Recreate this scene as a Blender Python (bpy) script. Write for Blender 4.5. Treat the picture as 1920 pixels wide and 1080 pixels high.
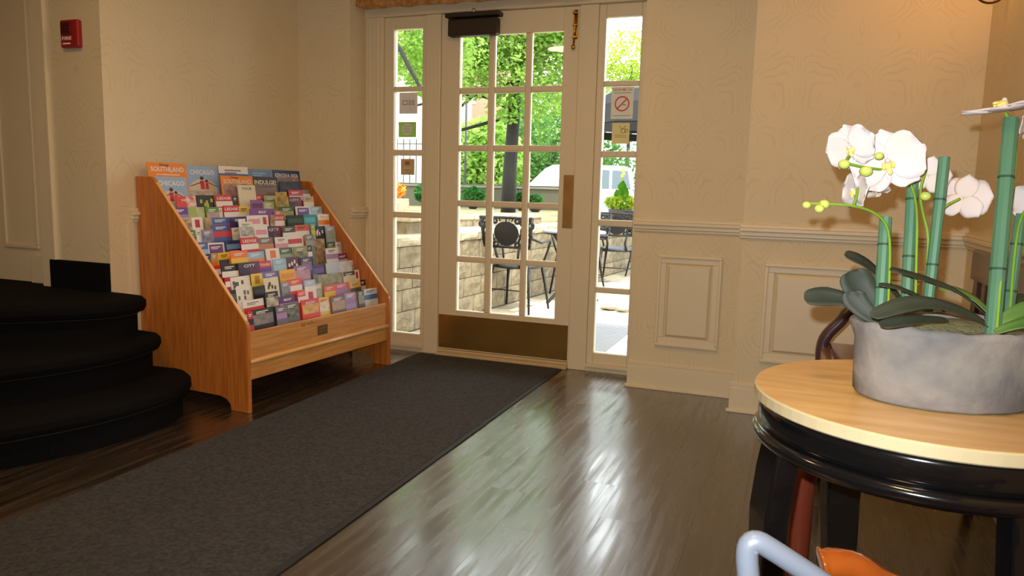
import bpy, bmesh, math, random
from mathutils import Vector, Matrix
random.seed(7)
for o in list(bpy.data.objects): bpy.data.objects.remove(o)
scene = bpy.context.scene
COL = scene.collection
R = math.radians
# ------------------------------------------------------------------ camera
cam_data = bpy.data.cameras.new('camera'); cam = bpy.data.objects.new('camera', cam_data); COL.objects.link(cam)
CAM = Vector((1.8863, -4.4757, 1.1179))
YAW, PITCH, ROLL = R(20.732), R(7.511), R(1.479)
fwd = Vector((-math.sin(YAW)*math.cos(PITCH), math.cos(YAW)*math.cos(PITCH), -math.sin(PITCH)))
rgt = Vector((math.cos(YAW), math.sin(YAW), 0)); upv = rgt.cross(fwd)
r2 = math.cos(ROLL)*rgt + math.sin(ROLL)*upv; u2 = -math.sin(ROLL)*rgt + math.cos(ROLL)*upv
cam.matrix_world = Matrix(((r2.x,u2.x,-fwd.x,CAM.x),(r2.y,u2.y,-fwd.y,CAM.y),(r2.z,u2.z,-fwd.z,CAM.z),(0,0,0,1)))
cam_data.sensor_width = 36; cam_data.lens = 36*1404.47/1920; cam_data.clip_start = 0.05; cam_data.clip_end = 300
scene.camera = cam
# ------------------------------------------------------------------ exposure, sky, sun, flash
vs = scene.view_settings
vs.view_transform = 'Standard'; vs.look = 'None'; vs.exposure = 0.0; vs.gamma = 1.0; vs.use_curve_mapping = False
world = bpy.data.worlds.new('world'); scene.world = world; world.use_nodes = True
wn = world.node_tree.nodes; wn.clear()
wout = wn.new('ShaderNodeOutputWorld'); wbg = wn.new('ShaderNodeBackground')
wtc = wn.new('ShaderNodeTexCoord'); wno = wn.new('ShaderNodeTexNoise'); wmx = wn.new('ShaderNodeMix'); wmx.data_type = 'RGBA'
wno.inputs['Scale'].default_value = 2.5; wno.inputs['Detail'].default_value = 5
world.node_tree.links.new(wtc.outputs['Generated'], wno.inputs['Vector'])
world.node_tree.links.new(wno.outputs['Fac'], wmx.inputs['Factor'])
wmx.inputs['A'].default_value = (0.86,0.92,1.0,1); wmx.inputs['B'].default_value = (1.0,1.0,1.0,1)
world.node_tree.links.new(wmx.outputs['Result'], wbg.inputs['Color']); wbg.inputs['Strength'].default_value = 6.5
world.node_tree.links.new(wbg.outputs[0], wout.inputs[0])
def lamp(name, kind, loc, energy, color, size=0.05, rot=None, spot=None):
    l = bpy.data.lights.new(name, kind); l.energy = energy; l.color = color
    if kind == 'SUN': l.angle = size
    elif kind == 'AREA': l.shape = 'DISK'; l.size = size
    else: l.shadow_soft_size = size
    o = bpy.data.objects.new(name, l); COL.objects.link(o); o.location = loc
    if rot: o.rotation_euler = rot
    return o
lamp('sun', 'SUN', (10, 8, 20), 5.0, (1.0, 0.95, 0.86), R(4), (R(24), R(28), 0))
# the camera's own flash unit, a few centimetres above the lens
fl = CAM + u2*0.052 - r2*0.012 + fwd*0.02
flo = lamp('camera_flash', 'SPOT', fl, 150.0, (0.93, 0.97, 1.0), 0.008)
flo.data.spot_size = R(100); flo.data.spot_blend = 0.7
flo.rotation_euler = cam.matrix_world.to_euler()

# ------------------------------------------------------------------ helpers
def lin(c):
    return tuple((x/255/12.92 if x/255 <= 0.04045 else ((x/255+0.055)/1.055)**2.4) for x in c)
MATS = {}
def M(name, col, rough=0.5, metal=0.0, noise=0.10, scale=18.0, bump=0.0, stretch=None, spec=0.5, coat=0.0, col2=None, detail=4, bscale=None):
    """principled material whose colour is varied by a noise texture in object space"""
    if name in MATS: return MATS[name]
    m = bpy.data.materials.new(name); m.use_nodes = True; MATS[name] = m
    nt = m.node_tree; N = nt.nodes; b = N['Principled BSDF']
    c = lin(col); c2 = lin(col2) if col2 else tuple(min(1, x*(1+noise)) for x in c)
    c1 = c if col2 else tuple(x*(1-noise) for x in c)
    tc = N.new('ShaderNodeTexCoord'); no = N.new('ShaderNodeTexNoise'); no.inputs['Scale'].default_value = scale; no.inputs['Detail'].default_value = detail
    src = tc.outputs['Object']
    if stretch:
        mp = N.new('ShaderNodeMapping'); mp.inputs['Scale'].default_value = stretch
        nt.links.new(src, mp.inputs['Vector']); src = mp.outputs['Vector']
    nt.links.new(src, no.inputs['Vector'])
    mx = N.new('ShaderNodeMix'); mx.data_type = 'RGBA'
    if col2:
        rp = N.new('ShaderNodeMapRange'); rp.inputs['From Min'].default_value = 0.35; rp.inputs['From Max'].default_value = 0.65
        nt.links.new(no.outputs['Fac'], rp.inputs['Value']); nt.links.new(rp.outputs['Result'], mx.inputs['Factor'])
    else: nt.links.new(no.outputs['Fac'], mx.inputs['Factor'])
    mx.inputs['A'].default_value = (*c1, 1); mx.inputs['B'].default_value = (*c2, 1)
    nt.links.new(mx.outputs['Result'], b.inputs['Base Color'])
    b.inputs['Roughness'].default_value = rough; b.inputs['Metallic'].default_value = metal
    b.inputs['Specular IOR Level'].default_value = spec; b.inputs['Coat Weight'].default_value = coat; b.inputs['Coat Roughness'].default_value = 0.08
    if bump:
        n2 = N.new('ShaderNodeTexNoise'); n2.inputs['Scale'].default_value = bscale or scale*2; n2.inputs['Detail'].default_value = 6
        nt.links.new(src, n2.inputs['Vector'])
        bp = N.new('ShaderNodeBump'); bp.inputs['Strength'].default_value = bump; bp.inputs['Distance'].default_value = 0.01
        nt.links.new(n2.outputs['Fac'], bp.inputs['Height']); nt.links.new(bp.outputs['Normal'], b.inputs['Normal'])
    return m
def glass_mat():
    m = bpy.data.materials.new('window glass'); m.use_nodes = True; nt = m.node_tree; N = nt.nodes; N.clear()
    out = N.new('ShaderNodeOutputMaterial'); mix = N.new('ShaderNodeMixShader'); tr = N.new('ShaderNodeBsdfTransparent'); gl = N.new('ShaderNodeBsdfGlossy')
    fr = N.new('ShaderNodeFresnel'); fr.inputs['IOR'].default_value = 1.4; gl.inputs['Roughness'].default_value = 0.01
    no = N.new('ShaderNodeTexNoise'); no.inputs['Scale'].default_value = 3; mx = N.new('ShaderNodeMix'); mx.data_type = 'RGBA'
    mx.inputs['A'].default_value = (0.93,0.95,0.93,1); mx.inputs['B'].default_value = (0.97,0.98,0.97,1)
    nt.links.new(no.outputs['Fac'], mx.inputs['Factor']); nt.links.new(mx.outputs['Result'], tr.inputs['Color'])
    nt.links.new(fr.outputs[0], mix.inputs[0]); nt.links.new(tr.outputs[0], mix.inputs[1]); nt.links.new(gl.outputs[0], mix.inputs[2]); nt.links.new(mix.outputs[0], out.inputs[0])
    return m
GLASS = glass_mat()
def leaf_mat(name, col, col2, trans=0.45, scale=3.0):
    m = bpy.data.materials.new(name); m.use_nodes = True; nt = m.node_tree; N = nt.nodes; N.clear()
    out = N.new('ShaderNodeOutputMaterial'); mix = N.new('ShaderNodeMixShader'); mix.inputs[0].default_value = trans
    d = N.new('ShaderNodeBsdfDiffuse'); t = N.new('ShaderNodeBsdfTranslucent')
    tc = N.new('ShaderNodeTexCoord'); no = N.new('ShaderNodeTexNoise'); no.inputs['Scale'].default_value = scale; no.inputs['Detail'].default_value = 6
    nt.links.new(tc.outputs['Object'], no.inputs['Vector'])
    rp = N.new('ShaderNodeMapRange'); rp.inputs['From Min'].default_value = 0.35; rp.inputs['From Max'].default_value = 0.65; nt.links.new(no.outputs['Fac'], rp.inputs['Value'])
    mx = N.new('ShaderNodeMix'); mx.data_type = 'RGBA'; mx.inputs['A'].default_value = (*lin(col),1); mx.inputs['B'].default_value = (*lin(col2),1)
    nt.links.new(rp.outputs['Result'], mx.inputs['Factor'])
    nt.links.new(mx.outputs['Result'], d.inputs[0]); nt.links.new(mx.outputs['Result'], t.inputs[0])
    nt.links.new(d.outputs[0], mix.inputs[1]); nt.links.new(t.outputs[0], mix.inputs[2]); nt.links.new(mix.outputs[0], out.inputs[0])
    return m
def paper_wall(name, col, line, depth):
    """cream damask wallpaper: faint tone-on-tone swirls of thin arcs, slightly raised"""
    m = bpy.data.materials.new(name); m.use_nodes = True; nt = m.node_tree; N = nt.nodes; b = N['Principled BSDF']
    tc = N.new('ShaderNodeTexCoord'); mp = N.new('ShaderNodeMapping'); mp.inputs['Scale'].default_value = (1,1,0.8)
    sp = N.new('ShaderNodeSeparateXYZ'); nt.links.new(tc.outputs['Object'], sp.inputs[0])
    ad = N.new('ShaderNodeMath'); ad.operation = 'ADD'; nt.links.new(sp.outputs[0], ad.inputs[0]); nt.links.new(sp.outputs[1], ad.inputs[1])
    pp = N.new('ShaderNodeMath'); pp.operation = 'PINGPONG'; pp.inputs[1].default_value = 0.265; nt.links.new(ad.outputs[0], pp.inputs[0])   # mirrored repeat of the damask
    cb = N.new('ShaderNodeCombineXYZ'); nt.links.new(pp.outputs[0], cb.inputs[0]); nt.links.new(sp.outputs[2], cb.inputs[2])
    nt.links.new(cb.outputs[0], mp.inputs['Vector'])
    n0 = N.new('ShaderNodeTexNoise'); n0.inputs['Scale'].default_value = 3.0; nt.links.new(mp.outputs[0], n0.inputs['Vector'])
    va = N.new('ShaderNodeVectorMath'); va.operation = 'SCALE'; va.inputs['Scale'].default_value = 0.22; nt.links.new(n0.outputs['Color'], va.inputs[0])
    vb = N.new('ShaderNodeVectorMath'); vb.operation = 'ADD'; nt.links.new(mp.outputs[0], vb.inputs[0]); nt.links.new(va.outputs[0], vb.inputs[1])
    vo = N.new('ShaderNodeTexVoronoi'); vo.inputs['Scale'].default_value = 5.2; vo.inputs['Randomness'].default_value = 0.55; nt.links.new(vb.outputs[0], vo.inputs['Vector'])
    mu = N.new('ShaderNodeMath'); mu.operation = 'MULTIPLY'; mu.inputs[1].default_value = 62; nt.links.new(vo.outputs['Distance'], mu.inputs[0])
    si = N.new('ShaderNodeMath'); si.operation = 'SINE'; nt.links.new(mu.outputs[0], si.inputs[0])
    rp = N.new('ShaderNodeMapRange'); rp.inputs['From Min'].default_value = 0.45; rp.inputs['From Max'].default_value = 0.95; nt.links.new(si.outputs[0], rp.inputs['Value'])
    n1 = N.new('ShaderNodeTexNoise'); n1.inputs['Scale'].default_value = 9; nt.links.new(mp.outputs[0], n1.inputs['Vector'])
    r1 = N.new('ShaderNodeMapRange'); r1.inputs['From Min'].default_value = 0.42; r1.inputs['From Max'].default_value = 0.62; nt.links.new(n1.outputs['Fac'], r1.inputs['Value'])
    mm = N.new('ShaderNodeMath'); mm.operation = 'MULTIPLY'; nt.links.new(rp.outputs['Result'], mm.inputs[0]); nt.links.new(r1.outputs['Result'], mm.inputs[1])
    m2 = N.new('ShaderNodeMath'); m2.operation = 'MULTIPLY'; m2.inputs[1].default_value = depth; nt.links.new(mm.outputs[0], m2.inputs[0])
    mx = N.new('ShaderNodeMix'); mx.data_type = 'RGBA'; mx.inputs['A'].default_value = (*lin(col),1); mx.inputs['B'].default_value = (*lin(line),1)
    nt.links.new(m2.outputs[0], mx.inputs['Factor']); nt.links.new(mx.outputs['Result'], b.inputs['Base Color'])
    b.inputs['Roughness'].default_value = 0.6; b.inputs['Specular IOR Level'].default_value = 0.3
    bp = N.new('ShaderNodeBump'); bp.inputs['Strength'].default_value = 0.25; bp.inputs['Distance'].default_value = 0.002
    nt.links.new(mm.outputs[0], bp.inputs['Height']); nt.links.new(bp.outputs['Normal'], b.inputs['Normal'])
    return m
def emit_mat(name, col, s):
    m = bpy.data.materials.new(name); m.use_nodes = True; nt = m.node_tree; N = nt.nodes; N.clear()
    o = N.new('ShaderNodeOutputMaterial'); e = N.new('ShaderNodeEmission'); e.inputs[0].default_value = (*col,1); e.inputs[1].default_value = s
    nt.links.new(e.outputs[0], o.inputs[0]); return m

class MB:
    def __init__(s): s.v=[]; s.f=[]
    def add(s, vs, fs):
        k=len(s.v); s.v += [tuple(v) for v in vs]; s.f += [tuple(i+k for i in f) for f in fs]; return s
    def box(s, x0,x1,y0,y1,z0,z1, mat=None):
        vs=[Vector((x,y,z)) for x in (x0,x1) for y in (y0,y1) for z in (z0,z1)]
        if mat is not None: vs=[mat@v for v in vs]
        return s.add(vs, [(0,1,3,2),(4,6,7,5),(0,4,5,1),(2,3,7,6),(0,2,6,4),(1,5,7,3)])
    def prism(s, poly, z0, z1, mat=None):          # polygon in xy, extruded along z
        n=len(poly); vs=[Vector((x,y,z0)) for x,y in poly]+[Vector((x,y,z1)) for x,y in poly]
        if mat is not None: vs=[mat@v for v in vs]
        return s.add(vs, [tuple(range(n))[::-1], tuple(range(n,2*n))]+[(i,(i+1)%n,n+(i+1)%n,n+i) for i in range(n)])
    def tube(s, pts, r, n=8, cap=True, flat=1.0, ref=None):
        pts=[Vector(p) for p in pts]; rs=r if isinstance(r,(list,tuple)) else [r]*len(pts)
        t0=(pts[1]-pts[0]).normalized(); a=Vector(ref) if ref else (Vector((0,0,1)) if abs(t0.z)<0.9 else Vector((1,0,0)))
        vs=[]; prev=None
        for i,p in enumerate(pts):
            t=(pts[min(i+1,len(pts)-1)]-pts[max(i-1,0)]).normalized()
            u=(a-t*a.dot(t)) if prev is None else (prev-t*prev.dot(t))
            if u.length<1e-6: u=t.orthogonal()
            u.normalize(); prev=u; w=t.cross(u)
            for k in range(n):
                an=2*math.pi*k/n; vs.append(p+rs[i]*(math.cos(an)*u*flat+math.sin(an)*w))
        m=len(pts); fs=[(i*n+k,i*n+(k+1)%n,(i+1)*n+(k+1)%n,(i+1)*n+k) for i in range(m-1) for k in range(n)]
        if cap: fs+=[tuple(range(n))[::-1], tuple(range((m-1)*n,m*n))]
        return s.add(vs,fs)
    def lathe(s, prof, c=(0,0,0), n=24, sx=1, sy=1, rot=0, mat=None):
        vs=[]; c=Vector(c)
        for r,z in prof:
            for k in range(n):
                a=2*math.pi*k/n; x=r*sx*math.cos(a); y=r*sy*math.sin(a)
                v=Vector((x*math.cos(rot)-y*math.sin(rot), x*math.sin(rot)+y*math.cos(rot), z))
                vs.append((mat@v if mat is not None else v)+c)
        m=len(prof); fs=[(i*n+k,i*n+(k+1)%n,(i+1)*n+(k+1)%n,(i+1)*n+k) for i in range(m-1) for k in range(n)]
        fs+=[tuple(range(n))[::-1], tuple(range((m-1)*n,m*n))]
        return s.add(vs,fs)
    def ell(s, c, rx, ry, rz, n=12, m=8):
        prof=[(max(1e-4,math.sin(math.pi*i/m)), -math.cos(math.pi*i/m)) for i in range(m+1)]
        k=len(s.v); s.lathe(prof,(0,0,0),n)
        for i in range(k,len(s.v)):
            x,y,z=s.v[i]; s.v[i]=(c[0]+x*rx,c[1]+y*ry,c[2]+z*rz)
        return s
    def torus(s, c, R_, r, u, w, n=20, m=6, a0=0, a1=2*math.pi):
        c=Vector(c);u=Vector(u);w=Vector(w)
        pts=[c+R_*(math.cos(a0+(a1-a0)*i/n)*u+math.sin(a0+(a1-a0)*i/n)*w) for i in range(n+1)]
        return s.tube(pts,r,m)
    def data(s, name, mat, smooth=False):
        me=bpy.data.meshes.new(name); me.from_pydata(s.v,[],s.f)
        bm=bmesh.new(); bm.from_mesh(me); bmesh.ops.recalc_face_normals(bm,faces=bm.faces); bm.to_mesh(me); bm.free()
        if mat: me.materials.append(mat)
        if smooth:
            for p in me.polygons: p.use_smooth=True
        return me
    def build(s, name, mat, parent=None, smooth=False, bevel=0, local=False, seg=2):
        o=bpy.data.objects.new(name, s.data(name,mat,smooth)); COL.objects.link(o)
        if parent:
            o.parent=parent
            if not local: o.matrix_parent_inverse=wm(parent).inverted()
        if bevel:
            b=o.modifiers.new('bevel','BEVEL'); b.width=bevel; b.segments=seg; b.limit_method='ANGLE'; b.angle_limit=R(35)
        return o
def wm(o):
    m=Matrix.LocRotScale(o.location,o.rotation_euler,o.scale)
    return wm(o.parent)@o.matrix_parent_inverse@m if o.parent else m
def tag(o, label, cat, group=None, kind=None):
    if label: o['label']=label
    if cat: o['category']=cat
    if group: o['group']=group
    if kind: o['kind']=kind
    return o
def thing(name, label, cat, loc=(0,0,0), rz=0, group=None):
    o=bpy.data.objects.new(name,None); COL.objects.link(o); o.location=loc; o.rotation_euler=(0,0,rz); o.empty_display_size=0.05
    return tag(o,label,cat,group)
def struct(name, mb, mat, label=None, cat=None, **k):
    o=mb.build(name,mat,**k); o['kind']='structure'
    if label: tag(o,label,cat)
    return o
def box(*a): return MB().box(*a)
def copy_tree(o, parent=None):
    c=o.copy(); COL.objects.link(c); c.parent=parent
    if parent: c.matrix_parent_inverse=o.matrix_parent_inverse.copy()
    for ch in list(o.children): copy_tree(ch,c)
    return c
TXT={}
def text_mesh(txt, bold=0.0):
    k=(txt,bold)
    if k in TXT: return TXT[k]
    cu=bpy.data.curves.new('lettering','FONT'); cu.body=txt; cu.size=1; cu.align_x='CENTER'; cu.align_y='CENTER'; cu.offset=bold; cu.resolution_u=2
    o=bpy.data.objects.new('lettering',cu); COL.objects.link(o)
    dg=bpy.context.evaluated_depsgraph_get(); me=bpy.data.meshes.new_from_object(o.evaluated_get(dg)); 
    bpy.data.objects.remove(o); bpy.data.curves.remove(cu)
    xs=[v.co.x for v in me.vertices]; ys=[v.co.y for v in me.vertices]
    cx,cy=(max(xs)+min(xs))/2,(max(ys)+min(ys))/2; w,h=max(xs)-min(xs),max(ys)-min(ys)
    for v in me.vertices: v.co.x=(v.co.x-cx)/w; v.co.y=(v.co.y-cy)/h
    TXT[k]=me; return me
def text_obj(name, txt, mat, parent, M4, w, h, bold=0.01):
    me=text_mesh(txt,bold).copy(); me.materials.clear(); me.materials.append(mat)
    me.transform(M4@Matrix.Diagonal((w,h,1,1)))
    o=bpy.data.objects.new(name,me); COL.objects.link(o); o.parent=parent
    return o

def smooth_poly3(pts, it=2):
    pts=[tuple(p) for p in pts]
    for _ in range(it):
        out=[pts[0]]
        for a,b in zip(pts[:-1],pts[1:]):
            out.append(tuple(0.75*x+0.25*y for x,y in zip(a,b))); out.append(tuple(0.25*x+0.75*y for x,y in zip(a,b)))
        out.append(pts[-1]); pts=out
    return pts

# ------------------------------------------------------------------ shared materials
WALLP = paper_wall('cream damask wallpaper', (216,199,162), (182,160,120), 0.22)
TRIM = M('cream trim paint', (219,203,168), 0.42, noise=0.03, scale=6)
CEIL = M('ceiling paint', (225,214,195), 0.8, noise=0.03)
OAK = M('honey oak', (200,120,48), 0.36, noise=0.25, scale=5, stretch=(14,14,1.0), bump=0.06, coat=0.15, col2=(172,98,38))
OAKF = M('honey oak boards', (210,152,80), 0.36, noise=0.2, scale=5, stretch=(1.0,14,14), bump=0.06, coat=0.15, col2=(190,128,62))
BRASS = M('aged brass', (176,134,62), 0.26, 1.0, noise=0.25, scale=9)
BRASSD = M('tarnished brass', (168,128,70), 0.5, 0.75, noise=0.35, scale=14)
BRONZE = M('dark bronze', (64,52,40), 0.5, 0.5, noise=0.12)
CARPET = M('black stair carpet', (17,16,16), 0.95, noise=0.35, scale=160, bump=0.6, spec=0.1)
BLACKL = M('black lacquer', (14,14,15), 0.16, noise=0.1, coat=0.6)
IRON = M('dark cast iron', (15,14,14), 0.5, 0.2, noise=0.25, scale=30, bump=0.15)
WHITE = M('white paper', (236,234,228), 0.6, noise=0.03)

# ------------------------------------------------------------------ floor
def floor_mat():
    m=bpy.data.materials.new('dark plank flooring'); m.use_nodes=True; nt=m.node_tree; N=nt.nodes; b=N['Principled BSDF']
    tc=N.new('ShaderNodeTexCoord'); mp=N.new('ShaderNodeMapping'); mp.inputs['Scale'].default_value=(22,1.3,1); nt.links.new(tc.outputs['Object'],mp.inputs[0])
    oi=N.new('ShaderNodeObjectInfo'); va=N.new('ShaderNodeVectorMath'); va.operation='ADD'; sc=N.new('ShaderNodeVectorMath'); sc.operation='SCALE'; sc.inputs['Scale'].default_value=37
    cx=N.new('ShaderNodeCombineXYZ'); nt.links.new(oi.outputs['Random'],cx.inputs[0]); nt.links.new(oi.outputs['Random'],cx.inputs[1]); nt.links.new(cx.outputs[0],sc.inputs[0])
    nt.links.new(mp.outputs[0],va.inputs[0]); nt.links.new(sc.outputs[0],va.inputs[1])
    no=N.new('ShaderNodeTexNoise'); no.inputs['Scale'].default_value=1.6; no.inputs['Detail'].default_value=7; no.inputs['Distortion'].default_value=0.4; nt.links.new(va.outputs[0],no.inputs['Vector'])
    rp=N.new('ShaderNodeMapRange'); rp.inputs['From Min'].default_value=0.3; rp.inputs['From Max'].default_value=0.7; nt.links.new(no.outputs['Fac'],rp.inputs['Value'])
    mx=N.new('ShaderNodeMix'); mx.data_type='RGBA'; mx.inputs['A'].default_value=(*lin((31,25,19)),1); mx.inputs['B'].default_value=(*lin((68,54,40)),1); nt.links.new(rp.outputs['Result'],mx.inputs['Factor'])
    ml=N.new('ShaderNodeMix'); ml.data_type='RGBA'; ml.blend_type='MULTIPLY'; ml.inputs['Factor'].default_value=1
    r3=N.new('ShaderNodeMapRange'); r3.inputs['To Min'].default_value=0.93; r3.inputs['To Max'].default_value=1.06; nt.links.new(oi.outputs['Random'],r3.inputs['Value'])
    nt.links.new(mx.outputs['Result'],ml.inputs['A']); nt.links.new(r3.outputs['Result'],ml.inputs['B']); nt.links.new(ml.outputs['Result'],b.inputs['Base Color'])
    r2_=N.new('ShaderNodeMapRange'); r2_.inputs['To Min'].default_value=0.24; r2_.inputs['To Max'].default_value=0.44; nt.links.new(no.outputs['Fac'],r2_.inputs['Value']); nt.links.new(r2_.outputs['Result'],b.inputs['Roughness'])
    bp=N.new('ShaderNodeBump'); bp.inputs['Strength'].default_value=0.22; bp.inputs['Distance'].default_value=0.002; nt.links.new(no.outputs['Fac'],bp.inputs['Height']); nt.links.new(bp.outputs[0],b.inputs['Normal'])
    b.inputs['Specular IOR Level'].default_value=0.5; b.inputs['Coat Weight'].default_value=1.0; b.inputs['Coat IOR'].default_value=1.8
    r5=N.new('ShaderNodeMapRange'); r5.inputs['From Min'].default_value=0.35; r5.inputs['From Max'].default_value=0.65; r5.inputs['To Min'].default_value=0.13; r5.inputs['To Max'].default_value=0.34; nt.links.new(no.outputs['Fac'],r5.inputs['Value']); nt.links.new(r5.outputs['Result'],b.inputs['Coat Roughness'])
    return m
FLOOR=floor_mat()
floor=struct('floor', box(-3.2,2.9,-6.8,0.06,-0.12,-0.008), M('floor underlay',(40,32,26),0.8))
pw,pl_=0.152,1.22
nx=int(4.1/pw)+1
for i in range(nx):
    x0=-1.42+i*pw; y=0.05-((i*0.47)%1)*pl_
    y1=0.05
    while y1>-6.4:
        ln=(0.35+((i*0.37)%1)*0.8) if y1>0 else pl_
        y0=max(-6.5,y1-ln)
        box(x0+0.0002,x0+pw-0.0002,y0+0.0002,y1-0.0002,-0.008,0.0).build('plank',FLOOR,floor)
        y1=y0
# ------------------------------------------------------------------ room shell
CZ=2.62
struct('ceiling', box(-3.2,2.9,-6.8,0.2,CZ,CZ+0.1), CEIL)
WL=struct('wall_left', box(-1.62,-1.288,-1.726,0.16,-0.005,CZ), WALLP)
struct('wall_left_front', box(-1.288,-0.888,-0.203,0.16,-0.005,CZ), WALLP)
struct('wall_front', MB().box(-0.888,1.03,0.0,0.16,2.34,CZ), WALLP)
WR1=struct('wall_front_right', box(1.03,1.626,-0.25,0.16,-0.005,CZ), WALLP)
WR2=struct('wall_front_far_right', box(1.626,2.62,-0.51,0.16,-0.005,CZ), WALLP)
WR=struct('wall_right', box(2.62,2.78,-6.8,0.16,-0.005,CZ), WALLP)
struct('wall_back', box(-3.2,2.9,-6.9,-6.7,-0.005,CZ), WALLP)
struct('wall_far_left', box(-3.2,-3.0,-6.8,-1.5,-0.005,CZ), WALLP)
struct('wall_stair', box(-3.0,-2.62,-1.726,-1.5,-0.005,CZ), WALLP)
# chair rails and baseboards (each run one piece of trim)
tn=[0]
def trim(mb, label=None, bevel=0.003, name=None):
    tn[0]+=1; return struct(name or 'trim_%d'%tn[0], mb, TRIM, bevel=bevel)
def rail_x(x0,x1,y):
    m=MB(); m.box(x0,x1,y-0.012,y,0.902,0.916); m.box(x0,x1,y-0.020,y,0.916,0.938); m.box(x0,x1,y-0.030,y,0.938,0.956); m.box(x0,x1,y-0.018,y,0.956,0.972); return m
def rail_y(y0,y1,x,s):
    m=MB()
    for d,a,b in ((0.012,0.902,0.916),(0.020,0.916,0.938),(0.030,0.938,0.956),(0.018,0.956,0.972)): m.box(min(x,x+s*d),max(x,x+s*d),y0,y1,a,b)
    return m
trim(rail_x(1.018,1.626,-0.25)); trim(rail_x(1.612,2.62,-0.51)); trim(rail_y(-6.7,-0.51,2.62,-1)); trim(rail_y(-0.215,0.0,-0.888,1)); trim(rail_y(-1.60,-0.203,-1.288,1))
def base_x(x0,x1,y,side):
    m=MB(); m.box(x0,x1,y-0.016,y,0,0.135); m.box(x0,x1,y-0.011,y,0.135,0.157); m.box(x0-0.012,x1,y-0.028,y,0,0.016); return m
struct('baseboard_front_right', base_x(1.018,1.626,-0.25,0), TRIM, bevel=0.003)
struct('baseboard_front_far_right', base_x(1.612,2.62,-0.51,0), TRIM, bevel=0.003)
m=MB(); m.box(2.604,2.62,-6.7,-0.51,0,0.135); m.box(2.609,2.62,-6.7,-0.51,0.135,0.157); struct('baseboard_right', m, TRIM, bevel=0.003)
m=MB(); m.box(-1.288,-1.274,-1.60,-0.203,0,0.135); struct('baseboard_left', m, TRIM, bevel=0.003)
m=MB(); m.box(-1.288,-0.872,-0.219,-0.203,0,0.135); m.box(-0.888,-0.872,-0.219,-0.005,0,0.135); struct('baseboard_left_front', m, TRIM, bevel=0.003)
# raised wainscot panels: moulding frame with a raised field
def frame_ring(x0,x1,z0,z1,y,w,d):
    m=MB(); m.box(x0,x1,y-d,y,z1-w,z1); m.box(x0,x1,y-d,y,z0,z0+w); m.box(x0,x0+w,y-d,y,z0+w,z1-w); m.box(x1-w,x1,y-d,y,z0+w,z1-w); return m
def wain(wall,x0,x1,z0,z1,y):
    frame_ring(x0,x1,z0,z1,y,0.018,0.018).build('panel_moulding',TRIM,wall,bevel=0.004)
    frame_ring(x0+0.014,x1-0.014,z0+0.014,z1-0.014,y,0.034,0.009).build('panel_border',TRIM,wall,bevel=0.003)
    i=0.068; m=MB(); ia=i; ib=i-0.012
    v=[(x0+ib,y-0.004,z0+ib),(x1-ib,y-0.004,z0+ib),(x1-ib,y-0.004,z1-ib),(x0+ib,y-0.004,z1-ib),(x0+ia,y-0.016,z0+ia),(x1-ia,y-0.016,z0+ia),(x1-ia,y-0.016,z1-ia),(x0+ia,y-0.016,z1-ia),
       (x0+ib,y,z0+ib),(x1-ib,y,z0+ib),(x1-ib,y,z1-ib),(x0+ib,y,z1-ib)]
    m.add(v,[(4,5,6,7),(0,1,5,4),(1,2,6,5),(2,3,7,6),(3,0,4,7),(8,9,1,0),(9,10,2,1),(10,11,3,2),(11,8,0,3),(8,11,10,9)])
    m.build('raised_panel',TRIM,wall)
wain(WR1,1.165,1.515,0.258,0.777,-0.25)
wain(WR2,1.745,2.50,0.277,0.784,-0.51)
# plaster stile at the end of the left wall's wainscot
struct('trim_wainscot_end', box(-1.288,-1.277,-1.615,-1.585,0.0,0.902), TRIM)

# ------------------------------------------------------------------ stair recess on the left: casing and panelled door
struct('trim_casing_left', MB().box(-1.745,-1.636,-1.742,-1.60,0.55,CZ).box(-1.66,-1.640,-1.748,-1.726,0.55,CZ), TRIM, bevel=0.003)
d2=struct('door_2', box(-2.62,-1.745,-1.66,-1.60,0.56,2.55), TRIM)
for (a,b,z0,z1) in ((-2.5,-2.24,0.74,2.44),(-2.12,-1.86,0.74,2.44)):
    frame_ring(a,b,z0,z1,-1.66,0.02,0.012).build('panel_moulding',TRIM,d2,bevel=0.003)
box(-1.80,-1.778,-1.672,-1.66,0.70,2.5).build('edge_strip',M('greyed paint',(190,182,160),0.5),d2)
for z in (0.95,1.31,2.2): MB().tube([(-1.782,-1.676,z-0.045),(-1.782,-1.676,z+0.045)],0.008,8).build('hinge',BRASSD,d2,smooth=True)
struct('trim_plinth_left', box(-1.90,-1.745,-1.69,-1.655,0.56,0.70), TRIM, bevel=0.003)
struct('wall_stair_base', box(-3.0,-1.622,-1.7268,-1.5,-0.005,0.56), CARPET)
struct('trim_door_head', box(-2.62,-1.745,-1.70,-1.6,2.5,CZ), TRIM)

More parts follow.
